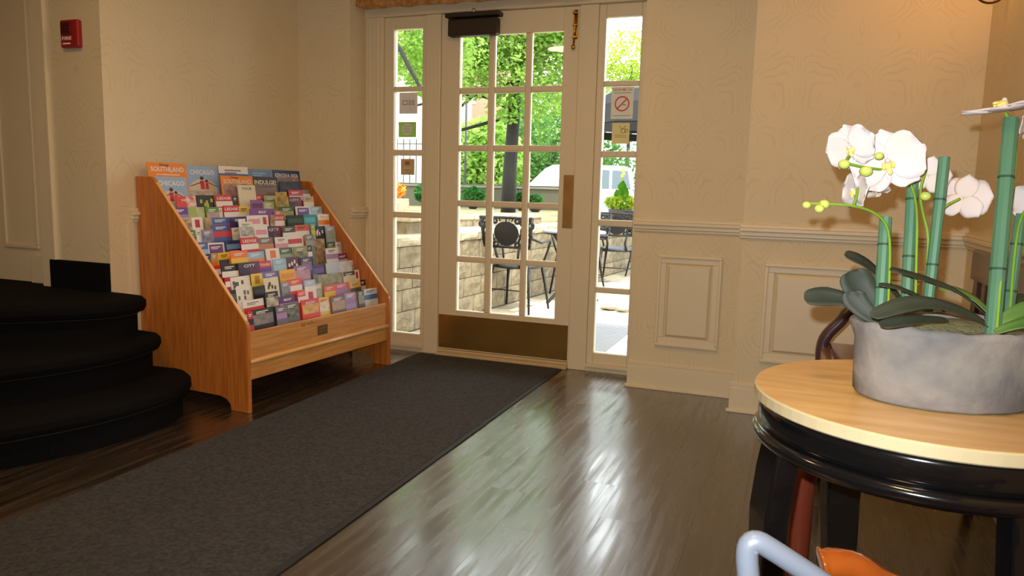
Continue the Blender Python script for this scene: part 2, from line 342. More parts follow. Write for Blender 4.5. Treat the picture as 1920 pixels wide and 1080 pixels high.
# ------------------------------------------------------------------ entrance: frame, sidelights, glazed door
FR=struct('trim_entrance_frame', MB()
    .box(-0.888,-0.755,-0.02,0.14,0,2.34).box(-0.888,1.03,-0.03,0.14,2.215,2.34).box(-0.44,-0.336,-0.012,0.14,0,2.215).box(0.584,0.70,-0.012,0.14,0,2.215)
    .box(0.99,1.03,-0.01,0.14,0,2.215), TRIM, bevel=0.004)
for (x0,x1,y) in ((-0.86,-0.835,-0.03),(-0.80,-0.778,-0.03)): box(x0,x1,y,-0.02,0,2.215).build('casing_bead',TRIM,FR,bevel=0.004)
box(-0.888,1.03,-0.045,-0.03,2.30,2.325).build('head_bead',TRIM,FR,bevel=0.004)
struct('trim_threshold', MB().box(-0.336,0.584,-0.05,0.15,0.0,0.022).box(-0.336,0.584,-0.012,0.10,0.022,0.038), M('worn wooden sill',(196,172,128),0.4,noise=0.15), bevel=0.004)
def light_unit(name, gx0,gx1, ox0,ox1, label):
    s=thing(name,None,None); s['kind']='structure'
    rows=[(1.772,2.14),(1.361,1.741),(0.947,1.323),(0.531,0.909),(0.117,0.496)]
    MB().box(ox0,gx0,0.004,0.06,0.03,2.215).build('stile',TRIM,s,bevel=0.004)
    MB().box(gx1,ox1,0.004,0.06,0.03,2.215).build('stile',TRIM,s,bevel=0.004)
    box(gx0,gx1,0.004,0.06,2.14,2.215).build('top_rail',TRIM,s,bevel=0.004)
    box(gx0,gx1,0.004,0.06,0.045,0.117).build('bottom_rail',TRIM,s,bevel=0.004)
    for a,b in zip(rows[1:],rows[:-1]): box(gx0,gx1,0.006,0.056,a[1],b[0]).build('muntin',TRIM,s,bevel=0.006)
    box(ox0,ox1,-0.03,0.1,0.03,0.05).build('sill',TRIM,s,bevel=0.003)
    box(ox0,ox1,-0.012,0.1,0.0,0.03).build('sill_base',TRIM,s,bevel=0.003)
    for a,b in rows: box(gx0-0.004,gx1+0.004,0.030,0.034,a-0.004,b+0.004).build('pane',GLASS,s)
    return s
light_unit('window_1',-0.686,-0.474,-0.755,-0.44,'')
light_unit('window_2',0.743,0.955,0.70,0.99,'')
door=thing('door_1',None,None); door['kind']='structure'
xs=[(-0.204,-0.007),(0.037,0.240),(0.281,0.483)]
zr=[(1.755,2.075),(1.393,1.716),(1.038,1.354),(0.673,0.999),(0.308,0.634)]
box(-0.333,-0.204,0.0,0.045,0.042,2.212).build('stile',TRIM,door,bevel=0.003)
box(0.483,0.581,0.0,0.045,0.042,2.212).build('stile',TRIM,door,bevel=0.003)
box(-0.204,0.483,0.0,0.045,2.075,2.212).build('top_rail',TRIM,door,bevel=0.003)
box(-0.204,0.483,0.0,0.045,0.042,0.308).build('bottom_rail',TRIM,door,bevel=0.003)
for a,b in ((-0.007,0.037),(0.240,0.281)): box(a,b,0.003,0.042,0.308,2.075).build('muntin',TRIM,door,bevel=0.008)
for lo,hi in ((1.716,1.755),(1.354,1.393),(0.999,1.038),(0.634,0.673)):
    for a,b in xs: box(a,b,0.003,0.042,lo,hi).build('muntin',TRIM,door,bevel=0.008)
for a,b in xs:
    for c,d in zr: box(a-0.004,b+0.004,0.020,0.024,c-0.004,d+0.004).build('pane',GLASS,door)
KICK=M('polished brass kick plate',(186,150,80),0.22,0.8,noise=0.3,scale=4)
box(-0.328,0.577,-0.003,0.0,0.05,0.275).build('kick_plate',KICK,door)
for x in [-0.31+0.0975*i for i in range(10)]:
    for z in (0.06,0.265): MB().lathe([(0.004,0),(0.003,0.003)],(0,0,0),8,mat=Matrix.Translation((x,-0.003,z))@Matrix.Rotation(R(90),4,'X')).build('screw',BRASS,door)
box(0.516,0.580,-0.006,0.0,0.888,1.213).build('push_plate',BRASSD,door,bevel=0.002)
# door closer (body on the door, arm to the head)
cl=box(-0.262,0.072,-0.065,0.0,2.062,2.165).build('door_closer',BRONZE,door,bevel=0.008)
box(0.045,0.072,-0.069,-0.0651,2.066,2.16).build('end_cap',BRONZE,cl)
box(-0.275,0.094,-0.085,-0.01,2.172,2.198).build('closer_arm',BRONZE,cl,bevel=0.006)
MB().lathe([(0.014,0),(0.014,0.02),(0.008,0.026)],(-0.09,-0.05,2.198),12).build('pivot',M('bright steel',(190,190,185),0.3,1.0),cl)
box(0.02,0.16,-0.06,-0.03,2.29,2.312).build('closer_bracket',BRONZE,cl,bevel=0.004)
# brass surface bolt
bo=MB().tube([(0.562,-0.016,2.185),(0.552,-0.016,1.985)],0.006,8).build('surface_bolt',BRASS,door,smooth=True)
box(0.543,0.571,-0.008,0.0,2.02,2.19).build('bolt_plate',BRASS,bo,bevel=0.002)
for z in (2.03,2.10,2.17): box(0.541,0.573,-0.024,-0.008,z-0.006,z+0.006).build('bolt_guide',BRASS,bo,bevel=0.002)
MB().ell((0.551,-0.018,1.973),0.013,0.013,0.016).build('bolt_knob',BRASS,bo,smooth=True)

# printed notices stuck on the sidelight glass
def notice(name,label,x0,x1,z0,z1,mat):
    o=box(x0,x1,0.0345,0.0352,z0,z1).build(name,mat); return tag(o,label,'notice')
YV=0.0340
def on_glass(x,z): return Matrix.Translation((x,0.0285,z))@Matrix.Rotation(R(90),4,'X')
def notice2(name,label,x0,x1,z0,z1,mat):
    return tag(box(x0,x1,0.0286,0.0296,z0,z1).build(name,mat),label,'notice')
TXG=M('grey print',(120,116,112),0.6); TXR=M('red print',(196,64,70),0.6); TXB=M('black print',(30,30,30),0.6); TXW=M('white print',(244,243,238),0.6)
GRN=M('lime green print',(168,224,104),0.6)  # green lightened to paint in daylight from behind the sticker
def disc(x,z,r0,r1,y,n=28):
    m=MB(); vs=[]
    for k in range(n):
        a=2*math.pi*k/n
        for rr in (r0,r1): vs.append((x+rr*math.cos(a),y,z+rr*math.sin(a)))
    for k in range(n): m.f.append((2*k,2*k+1,(2*k+3)%(2*n),(2*k+2)%(2*n)))
    m.v=vs; return m
n1=notice2('window_notice','pale grey notice with a small framed emblem, highest on left sidelight',-0.655,-0.52,1.598,1.735,M('grey notice paper',(226,224,218),0.6))
for a,b in ((-0.63,-0.595),(-0.585,-0.57),(-0.56,-0.545)): frame_ring(a,b,1.655,1.685,0.0286,0.004,0.0008).build('emblem',TXG,n1)
n2=notice2('window_notice','green square sticker with a pale round disc on left sidelight',-0.661,-0.529,1.445,1.544,GRN)
d_=disc(-0.597,1.497,0,0.040,0.0282).build('disc',M('pale print',(214,222,200),0.6),n2)
for z in (1.515,1.497,1.479): box(-0.622,-0.572,0.0279,0.0281,z-0.002,z+0.002).build('text_line',M('pale green print',(150,170,140),0.6),d_)
n3=notice2('window_notice','brown square sticker with faint lettering, lowest on left sidelight',-0.641,-0.539,1.196,1.301,M('brown notice',(196,170,124),0.6,noise=0.2))
MB().box(-0.61,-0.575,0.0282,0.0285,1.262,1.285).build('emblem',M('rust print',(176,92,60),0.6),n3); box(-0.62,-0.56,0.0282,0.0285,1.236,1.246).build('text_line',M('pale tan print',(214,200,160),0.6),n3)
n4=notice2('no_smoking_notice','white no smoking notice with red barred circle on right sidelight',0.787,0.920,1.552,1.738,M('white notice paper',(226,226,208),0.6,noise=0.02))
disc(0.853,1.640,0.037,0.045,0.0282).build('prohibition_ring',TXR,n4)
MB().box(-0.0385,0.0385,0.0280,0.0282,-0.004,0.004,Matrix.Translation((0.853,0,1.640))@Matrix.Rotation(R(-45),4,'Y')).build('bar',TXR,n4)
box(0.858,0.876,0.0280,0.0284,1.632,1.636).build('cigarette',TXB,n4)
t=text_obj('lettering','NO SMOKING',TXR,n4,on_glass(0.853,1.722)@Matrix.Scale(-1,4,(1,0,0)),0.115,0.014)
for z in (1.704,1.570): box(0.800,0.906,0.0282,0.0285,z-0.0015,z+0.0015).build('text_line',TXG,n4)
n5=notice2('window_notice','small cream sticker with a bent line emblem below no smoking notice',0.799,0.905,1.404,1.528,M('cream notice',(226,216,150),0.6))
mm_=MB(); mm_.tube([(0.845,0.028,1.512),(0.86,0.028,1.488),(0.882,0.028,1.512)],0.0022,5); mm_.torus((0.868,0.028,1.482),0.014,0.0018,(1,0,0),(0,0,1),14,4); mm_.torus((0.885,0.028,1.482),0.010,0.0018,(1,0,0),(0,0,1),14,4); mm_.build('emblem',M('olive print',(150,140,76),0.6),n5)
for z in (1.455,1.445): box(0.815,0.89,0.0282,0.0285,z-0.0015,z+0.0015).build('text_line',M('olive print',(150,140,76)),n5)
# fabric valance hung over the entrance
FAB=M('rust brocade',(176,112,52),0.85,noise=0.2,scale=34,col2=(206,160,92),bump=0.4)
m=MB(); nseg=70; pts=[]
for i in range(nseg+1):
    x=-0.95+1.6*i/nseg; y=-0.13-0.012*math.sin(i*0.9); zb=2.246+0.003*math.sin(i*0.55)+(0.03*max(0,(-0.82-x)/0.13)); pts.append((x,y,zb))
for (x,y,zb) in pts: m.v += [(x,y,zb),(x,y-0.004,2.60),(x,y+0.012,2.60),(x,y+0.008,zb)]
for i in range(nseg):
    a=4*i; b=a+4
    for p,q in ((0,1),(1,2),(2,3),(3,0)): m.f.append((a+p,a+q,b+q,b+p))
tag(m.build('window_valance',FAB,smooth=True),'rust and gold patterned fabric valance above the entrance door','valance')

# ------------------------------------------------------------------ fire alarm on the left wall
fa=thing('fire_alarm','small red wall fire alarm with white lettering above the black steps','fire alarm',(-1.46,-1.726,1.74))
RED=M('red plastic',(150,26,34),0.35,noise=0.05)
b_=box(-1.517,-1.402,-1.756,-1.726,1.741,1.872).build('housing',RED,fa,bevel=0.008)
box(-1.505,-1.440,-1.764,-1.756,1.80,1.860).build('strobe',M('dark red lens',(84,16,22),0.2),fa,bevel=0.004)
for i in range(3): box(-1.495,-1.45,-1.766,-1.764,1.812+0.014*i,1.817+0.014*i).build('grille_slot',M('dark slot',(40,10,12)),b_)
text_obj('lettering','FIRE',M('white print',(244,243,238)),fa,Matrix.Translation((-0.012,-0.0305,0.045))@Matrix.Rotation(R(90),4,'X'),0.062,0.016,0.02)
box(-1.50,-1.45,-1.7565,-1.7562,1.757,1.763).build('text_line',TXW,fa)

# ------------------------------------------------------------------ carpeted rounded steps up to the stair landing
def smooth_poly(pts, it=3):
    for _ in range(it):
        out=[pts[0]]
        for a,b in zip(pts[:-1],pts[1:]):
            out += [(0.75*a[0]+0.25*b[0],0.75*a[1]+0.25*b[1]),(0.25*a[0]+0.75*b[0],0.25*a[1]+0.75*b[1])]
        out.append(pts[-1]); pts=out
    return pts
st=thing('carpeted_steps','three rounded black carpeted steps rising to the left','steps',(-1.5,-2.3,0))
curves=[
 [(-1.284,-1.640),(-1.10,-1.625),(-0.92,-1.61),(-0.73,-1.80),(-0.71,-2.10),(-0.75,-2.33),(-0.86,-2.60),(-1.05,-2.95),(-1.35,-3.35)],
 [(-1.284,-1.650),(-1.14,-1.665),(-1.00,-1.68),(-0.92,-1.90),(-0.92,-2.10),(-0.97,-2.31),(-1.06,-2.49),(-1.25,-2.80),(-1.50,-3.10)],
 [(-1.284,-1.700),(-1.18,-1.705),(-1.05,-1.72),(-0.99,-1.88),(-1.05,-2.04),(-1.16,-2.16),(-1.31,-2.29),(-1.50,-2.52),(-1.70,-2.85)]]
zt=[(0.0,0.185),(0.185,0.372),(0.372,0.56)]
for i,cv in enumerate(curves):
    cv=smooth_poly(cv); z0,z1=zt[i]
    def inset(c,d):
        out=[]
        for k,p in enumerate(c):
            a=Vector(c[max(k-1,0)]); b=Vector(c[min(k+1,len(c)-1)]); t=(b-a).normalized(); n=Vector((t.y,-t.x))   # points inward
            q=Vector(p)+n*d; out.append((min(q.x,p[0]+0.2),q.y))
        return out
    # layers: riser (set back), rounded nosing
    sgn=1
    prof=[(0.035,z0+0.0),(0.035,z1-0.075),(0.004,z1-0.066),(-0.006,z1-0.045),(-0.004,z1-0.02),(0.012,z1-0.004),(0.035,z1)]
    rings=[]
    for d,z in prof: rings.append([(x,y,z) for x,y in inset(cv,d)])
    back=[(-2.9,cv[-1][1]),(-2.9,-1.727 if i<2 else -1.727),(-1.288,-1.727)]
    m=MB(); n=len(cv)+3
    for rg in rings: m.v += rg+[(back[0][0],back[0][1],rg[0][2]),(back[1][0],back[1][1],rg[0][2]),(back[2][0],back[2][1],rg[0][2])]
    for a in range(len(rings)-1):
        for k in range(n): m.f.append((a*n+k,a*n+(k+1)%n,(a+1)*n+(k+1)%n,(a+1)*n+k))
    m.f.append(tuple(range((len(rings)-1)*n,len(rings)*n))); m.f.append(tuple(range(n))[::-1])
    step=m.build('step',CARPET,st,smooth=False)
    nose=MB().tube([(x,y,z1-0.078) for x,y in inset(cv,0.030)],0.0022,5).build('nosing_seam',M('edging highlight',(44,42,41),0.4),step)  # paler line paints a highlight into the nosing joint
# black carpeted skirting on the wall end above the landing
tag(box(-1.68,-1.288,-1.752,-1.727,0.56,0.702).build('stair_skirting',CARPET,bevel=0.004),'upright black carpeted skirting board below the fire alarm','skirting')

# ------------------------------------------------------------------ long charcoal runner
def rug_mat():
    m=M('charcoal runner',(44,43,42),0.9,scale=70,bump=0.6,spec=0.3,col2=(66,65,63),detail=8); return m
rg=thing('runner_mat','long charcoal grey runner mat leading to the glazed door','mat',(0.04,-2.5,0))
box(-0.446,0.538,-5.6,-0.055,0.001,0.008).build('pile',rug_mat(),rg,bevel=0.003)
RUB=M('black rubber edging',(24,24,24),0.7)
box(0.538,0.562,-5.6,-0.055,0.001,0.005).build('edging',RUB,rg); pass

# ------------------------------------------------------------------ oak brochure rack (own frame: x along the front, y towards the wall)
RA=R(-4.44)
rack=thing('brochure_rack','slanted honey oak brochure rack with tall side panels','rack',(-0.548,-1.618,0),R(90)-R(4.44))
# local x runs along the front away from the camera, local y towards the wall (after rotation by 90 deg)
L_=1.20; DP=0.735
def side(x0,x1):
    prof=[(0.0,0.0),(0.118,0.0),(0.122,0.03),(0.145,0.052),(0.19,0.064),(0.53,0.064),(0.575,0.052),(0.598,0.03),(0.60,0.0),(DP,0.0),(DP,1.135),(0.635,1.135),(0.612,1.128),(0.594,1.108),(0.02,0.462),(0.004,0.44),(0.0,0.42)]
    m=MB(); n=len(prof); m.v=[(x0,d,z) for d,z in prof]+[(x1,d,z) for d,z in prof]
    m.f=[tuple(range(n)),tuple(range(n,2*n))[::-1]]+[(i,(i+1)%n,n+(i+1)%n,n+i) for i in range(n)]; return m
side(0,0.022).build('side_panel',OAK,rack,local=True,bevel=0.003)
side(L_-0.022,L_).build('side_panel',OAK,rack,local=True,bevel=0.003)
fb=box(0.022,L_-0.022,0.012,0.030,0.255,0.398).build('front_board',OAKF,rack,local=True,bevel=0.003)
box(0.022,L_-0.022,0.012,0.030,0.160,0.255).build('toe_board',OAKF,rack,local=True,bevel=0.003)
MB().tube([(0.022,0.008,0.252),(L_-0.022,0.008,0.252)],0.011,10).build('half_round_bead',M('pale oak bead',(222,172,106),0.34,noise=0.1),rack,local=True,smooth=True)
pq=box(0.525,0.605,0.009,0.012,0.300,0.352).build('name_plaque',M('dull bronze plaque',(112,88,52),0.4,0.7,noise=0.2),fb,local=True)
box(0.54,0.59,0.0085,0.009,0.335,0.338).build('text_line',BRASSD,pq,local=True); box(0.54,0.59,0.0085,0.009,0.318,0.321).build('text_line',BRASSD,pq,local=True)
sc=MB(); sc.tube([(0.395,0.0115,0.368),(0.40,0.0115,0.385),(0.415,0.0115,0.366),(0.42,0.0115,0.386)],0.0015,4); sc.tube([(0.43,0.0115,0.372),(0.445,0.0115,0.383),(0.455,0.0115,0.372),(0.475,0.0115,0.384),(0.49,0.0115,0.376)],0.0015,4); sc.build('pen_scribble',M('black ink',(40,28,18),0.6),fb,local=True)
box(0.022,L_-0.022,0.03,DP,0.20,0.214).build('bottom_board',OAKF,rack,local=True)
box(0.022,L_-0.022,DP-0.012,DP,0.06,1.10).build('back_board',OAKF,rack,local=True)
for x in (0.0,L_-0.022):
    MB().tube([(x+0.011,0.016,0.456),(x+0.011,0.594,1.106)],0.0105,6,flat=0.25).build('edge_band',M('pale oak edge',(224,176,112),0.35),rack,local=True)  # thin paler strip along each slanted front edge
NR=14
def row_depth(r): return 0.655-r*0.0465
def row_floor(r): return 1.135-0.225-(0.655-row_depth(r))*1.12*0.97
for r in range(NR):
    d=row_depth(r); zb=row_floor(r)
    if r<NR-1:
        box(0.022,L_-0.022,d-0.030,d+0.016,zb-0.012,zb).build('tier_shelf',OAKF,rack,local=True)
        box(0.022,L_-0.022,d-0.030,d-0.024,zb-0.055,zb+0.012).build('tier_lip',OAKF,rack,local=True)

# ------------------------------------------------------------------ brochures standing in the rack, one object each
BR = [
 (0, 0.033, 0.274, 1.21, (238, 138, 36), (214, 110, 26), '', 'SOUTHLAND', (236, 232, 224), 'orange magazine with white SOUTHLAND title'),
 (0, 0.276, 0.494, 1.202, (150, 180, 214), (200, 190, 190), 'arch', 'CHICAGO', (236, 232, 224), 'pale blue magazine titled CHICAGO with red figures'),
 (0, 0.497, 0.719, 1.209, (84, 110, 164), (236, 232, 224), 'top', '', (130, 128, 126), 'blue magazine with a white title panel'),
 (0, 0.723, 0.922, 1.199, (110, 140, 180), (150, 170, 190), 'pic', '', (150, 194, 224), 'hazy blue magazine'),
 (0, 0.926, 1.166, 1.201, (44, 66, 120), (190, 130, 70), 'pic', 'KENOSHA AREA', (236, 232, 224), 'dark blue magazine with night skyline'),
 (1, 0.033, 0.23, 1.138, (150, 180, 214), (200, 190, 190), 'arch', 'CHICAGO', (236, 232, 224), 'pale blue magazine titled CHICAGO with one red figure'),
 (1, 0.232, 0.439, 1.064, (206, 190, 170), (150, 120, 90), 'photo', '', (236, 232, 224), 'tan picture magazine, low behind leaflets'),
 (1, 0.468, 0.71, 1.156, (238, 138, 36), (120, 110, 140), 'pic', 'SOUTHLAND', (230, 220, 190), 'orange magazine with cream SOUTHLAND title'),
 (1, 0.715, 0.924, 1.156, (70, 62, 58), (140, 110, 96), 'pic', 'INDULGE!', (236, 232, 224), 'dark brown magazine titled INDULGE'),
 (1, 0.93, 1.122, 1.132, (58, 70, 110), (40, 40, 50), 'photo', '', (236, 232, 224), 'dark navy picture magazine'),
 (2, 0.116, 0.243, 1.039, (216, 70, 56), (236, 232, 224), 'half', 'HOT', (236, 232, 224), 'red leaflet with a white block at right'),
 (2, 0.254, 0.373, 1.045, (44, 40, 30), (196, 190, 70), 'blobs', '', (236, 196, 60), 'black leaflet with a yellow green cartoon face'),
 (2, 0.377, 0.496, 1.049, (206, 52, 48), (236, 232, 224), 'bot', 'LEDGE', (236, 232, 224), 'red and white leaflet titled LEDGE'),
 (2, 0.505, 0.541, 1.042, (58, 72, 58), (40, 50, 44), '', '', (236, 232, 224), 'dark green narrow leaflet'),
 (2, 0.549, 0.682, 1.104, (230, 220, 190), (214, 200, 170), '', 'TOUR', (92, 130, 70), 'cream card with small TOUR lettering'),
 (2, 0.685, 0.74, 1.05, (200, 52, 70), (172, 140, 196), 'bot', '', (236, 232, 224), 'crimson and lilac leaflet'),
 (2, 0.745, 0.852, 1.045, (176, 186, 150), (92, 130, 70), 'pic', '', (236, 232, 224), 'pale green picture leaflet'),
 (2, 0.857, 0.952, 1.068, (236, 196, 60), (150, 120, 50), 'photo', '', (120, 96, 70), 'golden yellow figure leaflet'),
 (2, 0.96, 1.086, 1.081, (196, 44, 60), (236, 232, 224), 'bot', '', (236, 232, 224), 'red leaflet with a white foot'),
 (2, 1.091, 1.166, 1.082, (236, 232, 224), (130, 128, 126), 'top', '', (130, 128, 126), 'white leaflet with a grey heading'),
 (3, 0.043, 0.145, 0.984, (104, 66, 150), (150, 130, 190), 'bot', '', (236, 232, 224), 'violet leaflet with pale foot'),
 (3, 0.151, 0.259, 0.984, (166, 186, 104), (206, 206, 160), 'half', '', (236, 232, 224), 'light green leaflet with a cream half'),
 (3, 0.263, 0.351, 0.983, (96, 150, 66), (222, 150, 170), 'pic', '', (236, 232, 224), 'green leaflet with pink picture'),
 (3, 0.357, 0.384, 0.979, (236, 232, 224), (236, 232, 224), '', '', (206, 52, 48), 'narrow white leaflet'),
 (3, 0.388, 0.498, 0.991, (206, 52, 48), (236, 232, 224), 'bot', 'LEDGE', (236, 232, 224), 'red and white leaflet titled LEDGE'),
 (3, 0.502, 0.587, 0.985, (236, 196, 60), (236, 232, 224), 'bot', '', (28, 26, 30), 'yellow and white leaflet'),
 (3, 0.592, 0.688, 1.021, (150, 90, 160), (110, 50, 110), 'mid', '', (236, 232, 224), 'mauve leaflet with plum band'),
 (3, 0.692, 0.784, 1.011, (166, 186, 104), (210, 214, 180), 'pic', '', (236, 232, 224), 'pale green leaflet with a meadow picture'),
 (3, 0.789, 0.902, 1.042, (206, 180, 70), (130, 100, 40), 'photo', '', (236, 232, 224), 'amber picture leaflet'),
 (3, 0.907, 1.029, 1.039, (80, 30, 50), (120, 36, 84), 'half', 'CITY', (236, 232, 224), 'dark plum leaflet reading CITY'),
 (3, 1.036, 1.132, 1.043, (196, 170, 130), (230, 220, 190), 'bot', '', (120, 96, 70), 'tan leaflet with cream foot'),
 (4, 0.042, 0.128, 0.934, (196, 170, 130), (120, 80, 50), 'pic', '', (120, 96, 70), 'tan leaflet with brown animal picture'),
 (4, 0.134, 0.206, 0.933, (236, 232, 224), (190, 30, 44), 'square', '', (236, 232, 224), 'white leaflet with a dark red square'),
 (4, 0.21, 0.255, 0.931, (196, 170, 130), (150, 120, 90), 'photo', '', (236, 232, 224), 'narrow tan picture leaflet'),
 (4, 0.259, 0.387, 0.929, (72, 104, 172), (206, 60, 60), 'bot', '', (236, 232, 224), 'blue leaflet with red lower band'),
 (4, 0.391, 0.538, 0.93, (66, 56, 110), (90, 80, 140), '', '', (236, 232, 224), 'indigo leaflet'),
 (4, 0.543, 0.733, 0.972, (130, 76, 150), (170, 110, 180), 'bot', 'MAP', (236, 232, 224), 'purple leaflet reading MAP'),
 (4, 0.737, 0.78, 0.959, (206, 150, 150), (206, 52, 48), 'bot', '', (236, 232, 224), 'narrow pink leaflet with red foot'),
 (4, 0.785, 0.905, 0.982, (70, 110, 80), (190, 180, 60), 'pic', '', (236, 232, 224), 'green leaflet with colourful crowd picture'),
 (4, 0.912, 1.042, 0.982, (236, 232, 224), (104, 66, 150), 'frame', '', (236, 232, 224), 'white leaflet with a purple panel'),
 (4, 1.049, 1.166, 0.979, (150, 194, 224), (190, 214, 230), 'bot', '', (236, 232, 224), 'light blue leaflet'),
 (5, 0.052, 0.105, 0.872, (92, 130, 70), (40, 36, 30), 'bot', '', (236, 232, 224), 'green leaflet with black foot'),
 (5, 0.117, 0.146, 0.872, (236, 232, 224), (236, 232, 224), '', '', (130, 128, 126), 'narrow white leaflet'),
 (5, 0.15, 0.221, 0.872, (140, 130, 170), (90, 90, 120), 'pic', '', (236, 232, 224), 'grey violet picture leaflet'),
 (5, 0.225, 0.35, 0.894, (76, 92, 160), (206, 52, 48), 'bot', '', (236, 232, 224), 'blue leaflet with red strip'),
 (5, 0.354, 0.412, 0.875, (230, 220, 190), (190, 190, 180), 'bot', '', (130, 128, 126), 'cream leaflet'),
 (5, 0.417, 0.468, 0.921, (236, 232, 224), (92, 130, 70), 'pic', '', (236, 232, 224), 'white leaflet with small green picture'),
 (5, 0.472, 0.575, 0.938, (236, 232, 224), (222, 150, 170), 'mid', '', (222, 150, 170), 'white leaflet with pink lines'),
 (5, 0.579, 0.641, 0.938, (236, 232, 224), (190, 30, 44), 'square', '', (236, 232, 224), 'white leaflet with a dark red square'),
 (5, 0.645, 0.679, 0.937, (196, 170, 130), (120, 96, 70), 'photo', '', (236, 232, 224), 'narrow tan picture leaflet'),
 (5, 0.683, 0.773, 0.939, (206, 52, 48), (236, 232, 224), 'bot', 'LEDGE', (236, 232, 224), 'red and white leaflet titled LEDGE'),
 (5, 0.781, 0.928, 0.933, (30, 40, 34), (60, 90, 70), 'mid', '', (236, 232, 224), 'black green leaflet'),
 (5, 0.936, 1.052, 0.934, (40, 156, 172), (90, 190, 200), 'mid', '', (236, 232, 224), 'bright teal leaflet'),
 (5, 1.059, 1.166, 0.934, (236, 232, 224), (238, 138, 36), 'bot', '', (238, 138, 36), 'white leaflet with orange foot'),
 (6, 0.059, 0.138, 0.812, (84, 96, 160), (150, 194, 224), 'bot', '', (236, 232, 224), 'blue leaflet with pale blue foot'),
 (6, 0.141, 0.253, 0.804, (236, 232, 224), (110, 60, 130), 'frame', '', (236, 232, 224), 'white leaflet with a violet panel, tilted'),
 (6, 0.258, 0.366, 0.812, (40, 48, 92), (110, 150, 190), 'mid', '', (236, 232, 224), 'navy leaflet with a light blue band'),
 (6, 0.373, 0.47, 0.907, (226, 226, 214), (110, 110, 80), 'pic', '', (130, 128, 126), 'tall white leaflet with a garden picture'),
 (6, 0.473, 0.572, 0.88, (236, 232, 224), (222, 150, 170), 'mid', '', (206, 52, 48), 'white leaflet with pink print'),
 (6, 0.578, 0.687, 0.876, (70, 24, 56), (120, 36, 84), 'half', 'CITY', (236, 232, 224), 'dark plum leaflet reading CITY'),
 (6, 0.694, 0.803, 0.872, (70, 76, 66), (236, 232, 224), 'bot', '', (236, 232, 224), 'grey green leaflet with white foot'),
 (6, 0.807, 0.933, 0.876, (230, 100, 50), (236, 232, 224), 'bot', '', (40, 48, 92), 'orange and white leaflet'),
 (6, 0.938, 0.973, 0.878, (166, 186, 104), (236, 196, 60), 'bot', '', (236, 232, 224), 'narrow lime leaflet'),
 (6, 0.978, 1.074, 0.863, (28, 26, 30), (236, 232, 224), 'blobs', '', (236, 232, 224), 'black leaflet with white doodles'),
 (6, 1.079, 1.166, 0.86, (170, 180, 206), (150, 180, 120), 'pic', '', (236, 232, 224), 'pale blue leaflet with green picture'),
 (7, 0.057, 0.112, 0.756, (40, 46, 70), (70, 60, 70), 'pic', '', (236, 232, 224), 'dark slate leaflet'),
 (7, 0.123, 0.16, 0.756, (196, 170, 130), (238, 138, 36), 'bot', '', (236, 232, 224), 'narrow tan and orange leaflet'),
 (7, 0.164, 0.246, 0.757, (236, 196, 60), (238, 138, 36), 'bot', '', (120, 96, 70), 'yellow leaflet with orange foot'),
 (7, 0.25, 0.321, 0.761, (238, 110, 40), (236, 170, 60), 'bot', '', (236, 232, 224), 'orange leaflet with yellow foot'),
 (7, 0.327, 0.452, 0.827, (206, 52, 48), (236, 232, 224), 'bot', 'LEDGE', (236, 232, 224), 'large red and white leaflet titled LEDGE'),
 (7, 0.456, 0.573, 0.819, (120, 112, 106), (200, 130, 90), 'bot', '', (236, 232, 224), 'warm grey leaflet with peach foot'),
 (7, 0.58, 0.681, 0.817, (236, 232, 224), (222, 150, 170), 'bot', '', (130, 128, 126), 'white leaflet with pale pink foot'),
 (7, 0.686, 0.824, 0.82, (236, 232, 224), (196, 40, 52), 'mid', '', (236, 232, 224), 'white leaflet with a red banner'),
 (7, 0.829, 0.905, 0.821, (130, 128, 126), (160, 160, 158), 'bot', '', (236, 232, 224), 'grey leaflet'),
 (7, 0.909, 1.013, 0.79, (120, 96, 70), (196, 170, 130), 'photo', '', (236, 232, 224), 'tall brown picture leaflet'),
 (7, 1.021, 1.103, 0.766, (70, 96, 60), (120, 150, 90), 'pic', '', (236, 232, 224), 'deep green leaflet'),
 (7, 1.108, 1.166, 0.761, (236, 232, 224), (120, 160, 190), 'half', 'H', (28, 26, 30), 'white leaflet with a black letter H'),
 (8, 0.065, 0.136, 0.7, (214, 36, 44), (236, 232, 224), 'mid', '', (236, 232, 224), 'bright red leaflet with white lettering'),
 (8, 0.141, 0.2, 0.724, (28, 26, 30), (60, 56, 56), 'mid', '', (236, 232, 224), 'black leaflet'),
 (8, 0.205, 0.324, 0.763, (236, 120, 50), (236, 196, 60), 'bot', '', (236, 232, 224), 'orange leaflet with yellow edge'),
 (8, 0.328, 0.454, 0.751, (150, 194, 224), (230, 150, 90), 'bot', '', (236, 232, 224), 'sky blue leaflet with orange foot'),
 (8, 0.461, 0.564, 0.762, (236, 232, 224), (232, 120, 40), 'square', '', (236, 232, 224), 'white leaflet with an orange emblem'),
 (8, 0.568, 0.675, 0.759, (70, 104, 60), (150, 170, 130), 'bot', '', (236, 232, 224), 'green leaflet with pale foot'),
 (8, 0.682, 0.798, 0.76, (150, 150, 80), (50, 60, 40), 'pic', '', (236, 232, 224), 'olive leaflet with forest picture'),
 (8, 0.803, 0.84, 0.76, (28, 26, 30), (236, 232, 224), 'bot', '', (236, 232, 224), 'narrow black leaflet'),
 (8, 0.957, 1.067, 0.734, (236, 232, 224), (172, 140, 196), 'bot', '', (104, 66, 150), 'white leaflet with lilac foot'),
 (8, 1.072, 1.166, 0.694, (120, 36, 84), (200, 170, 206), 'bot', 'MAP', (236, 232, 224), 'magenta leaflet reading MAP'),
 (9, 0.068, 0.097, 0.642, (196, 30, 52), (236, 232, 224), 'mid', '', (236, 232, 224), 'narrow red leaflet'),
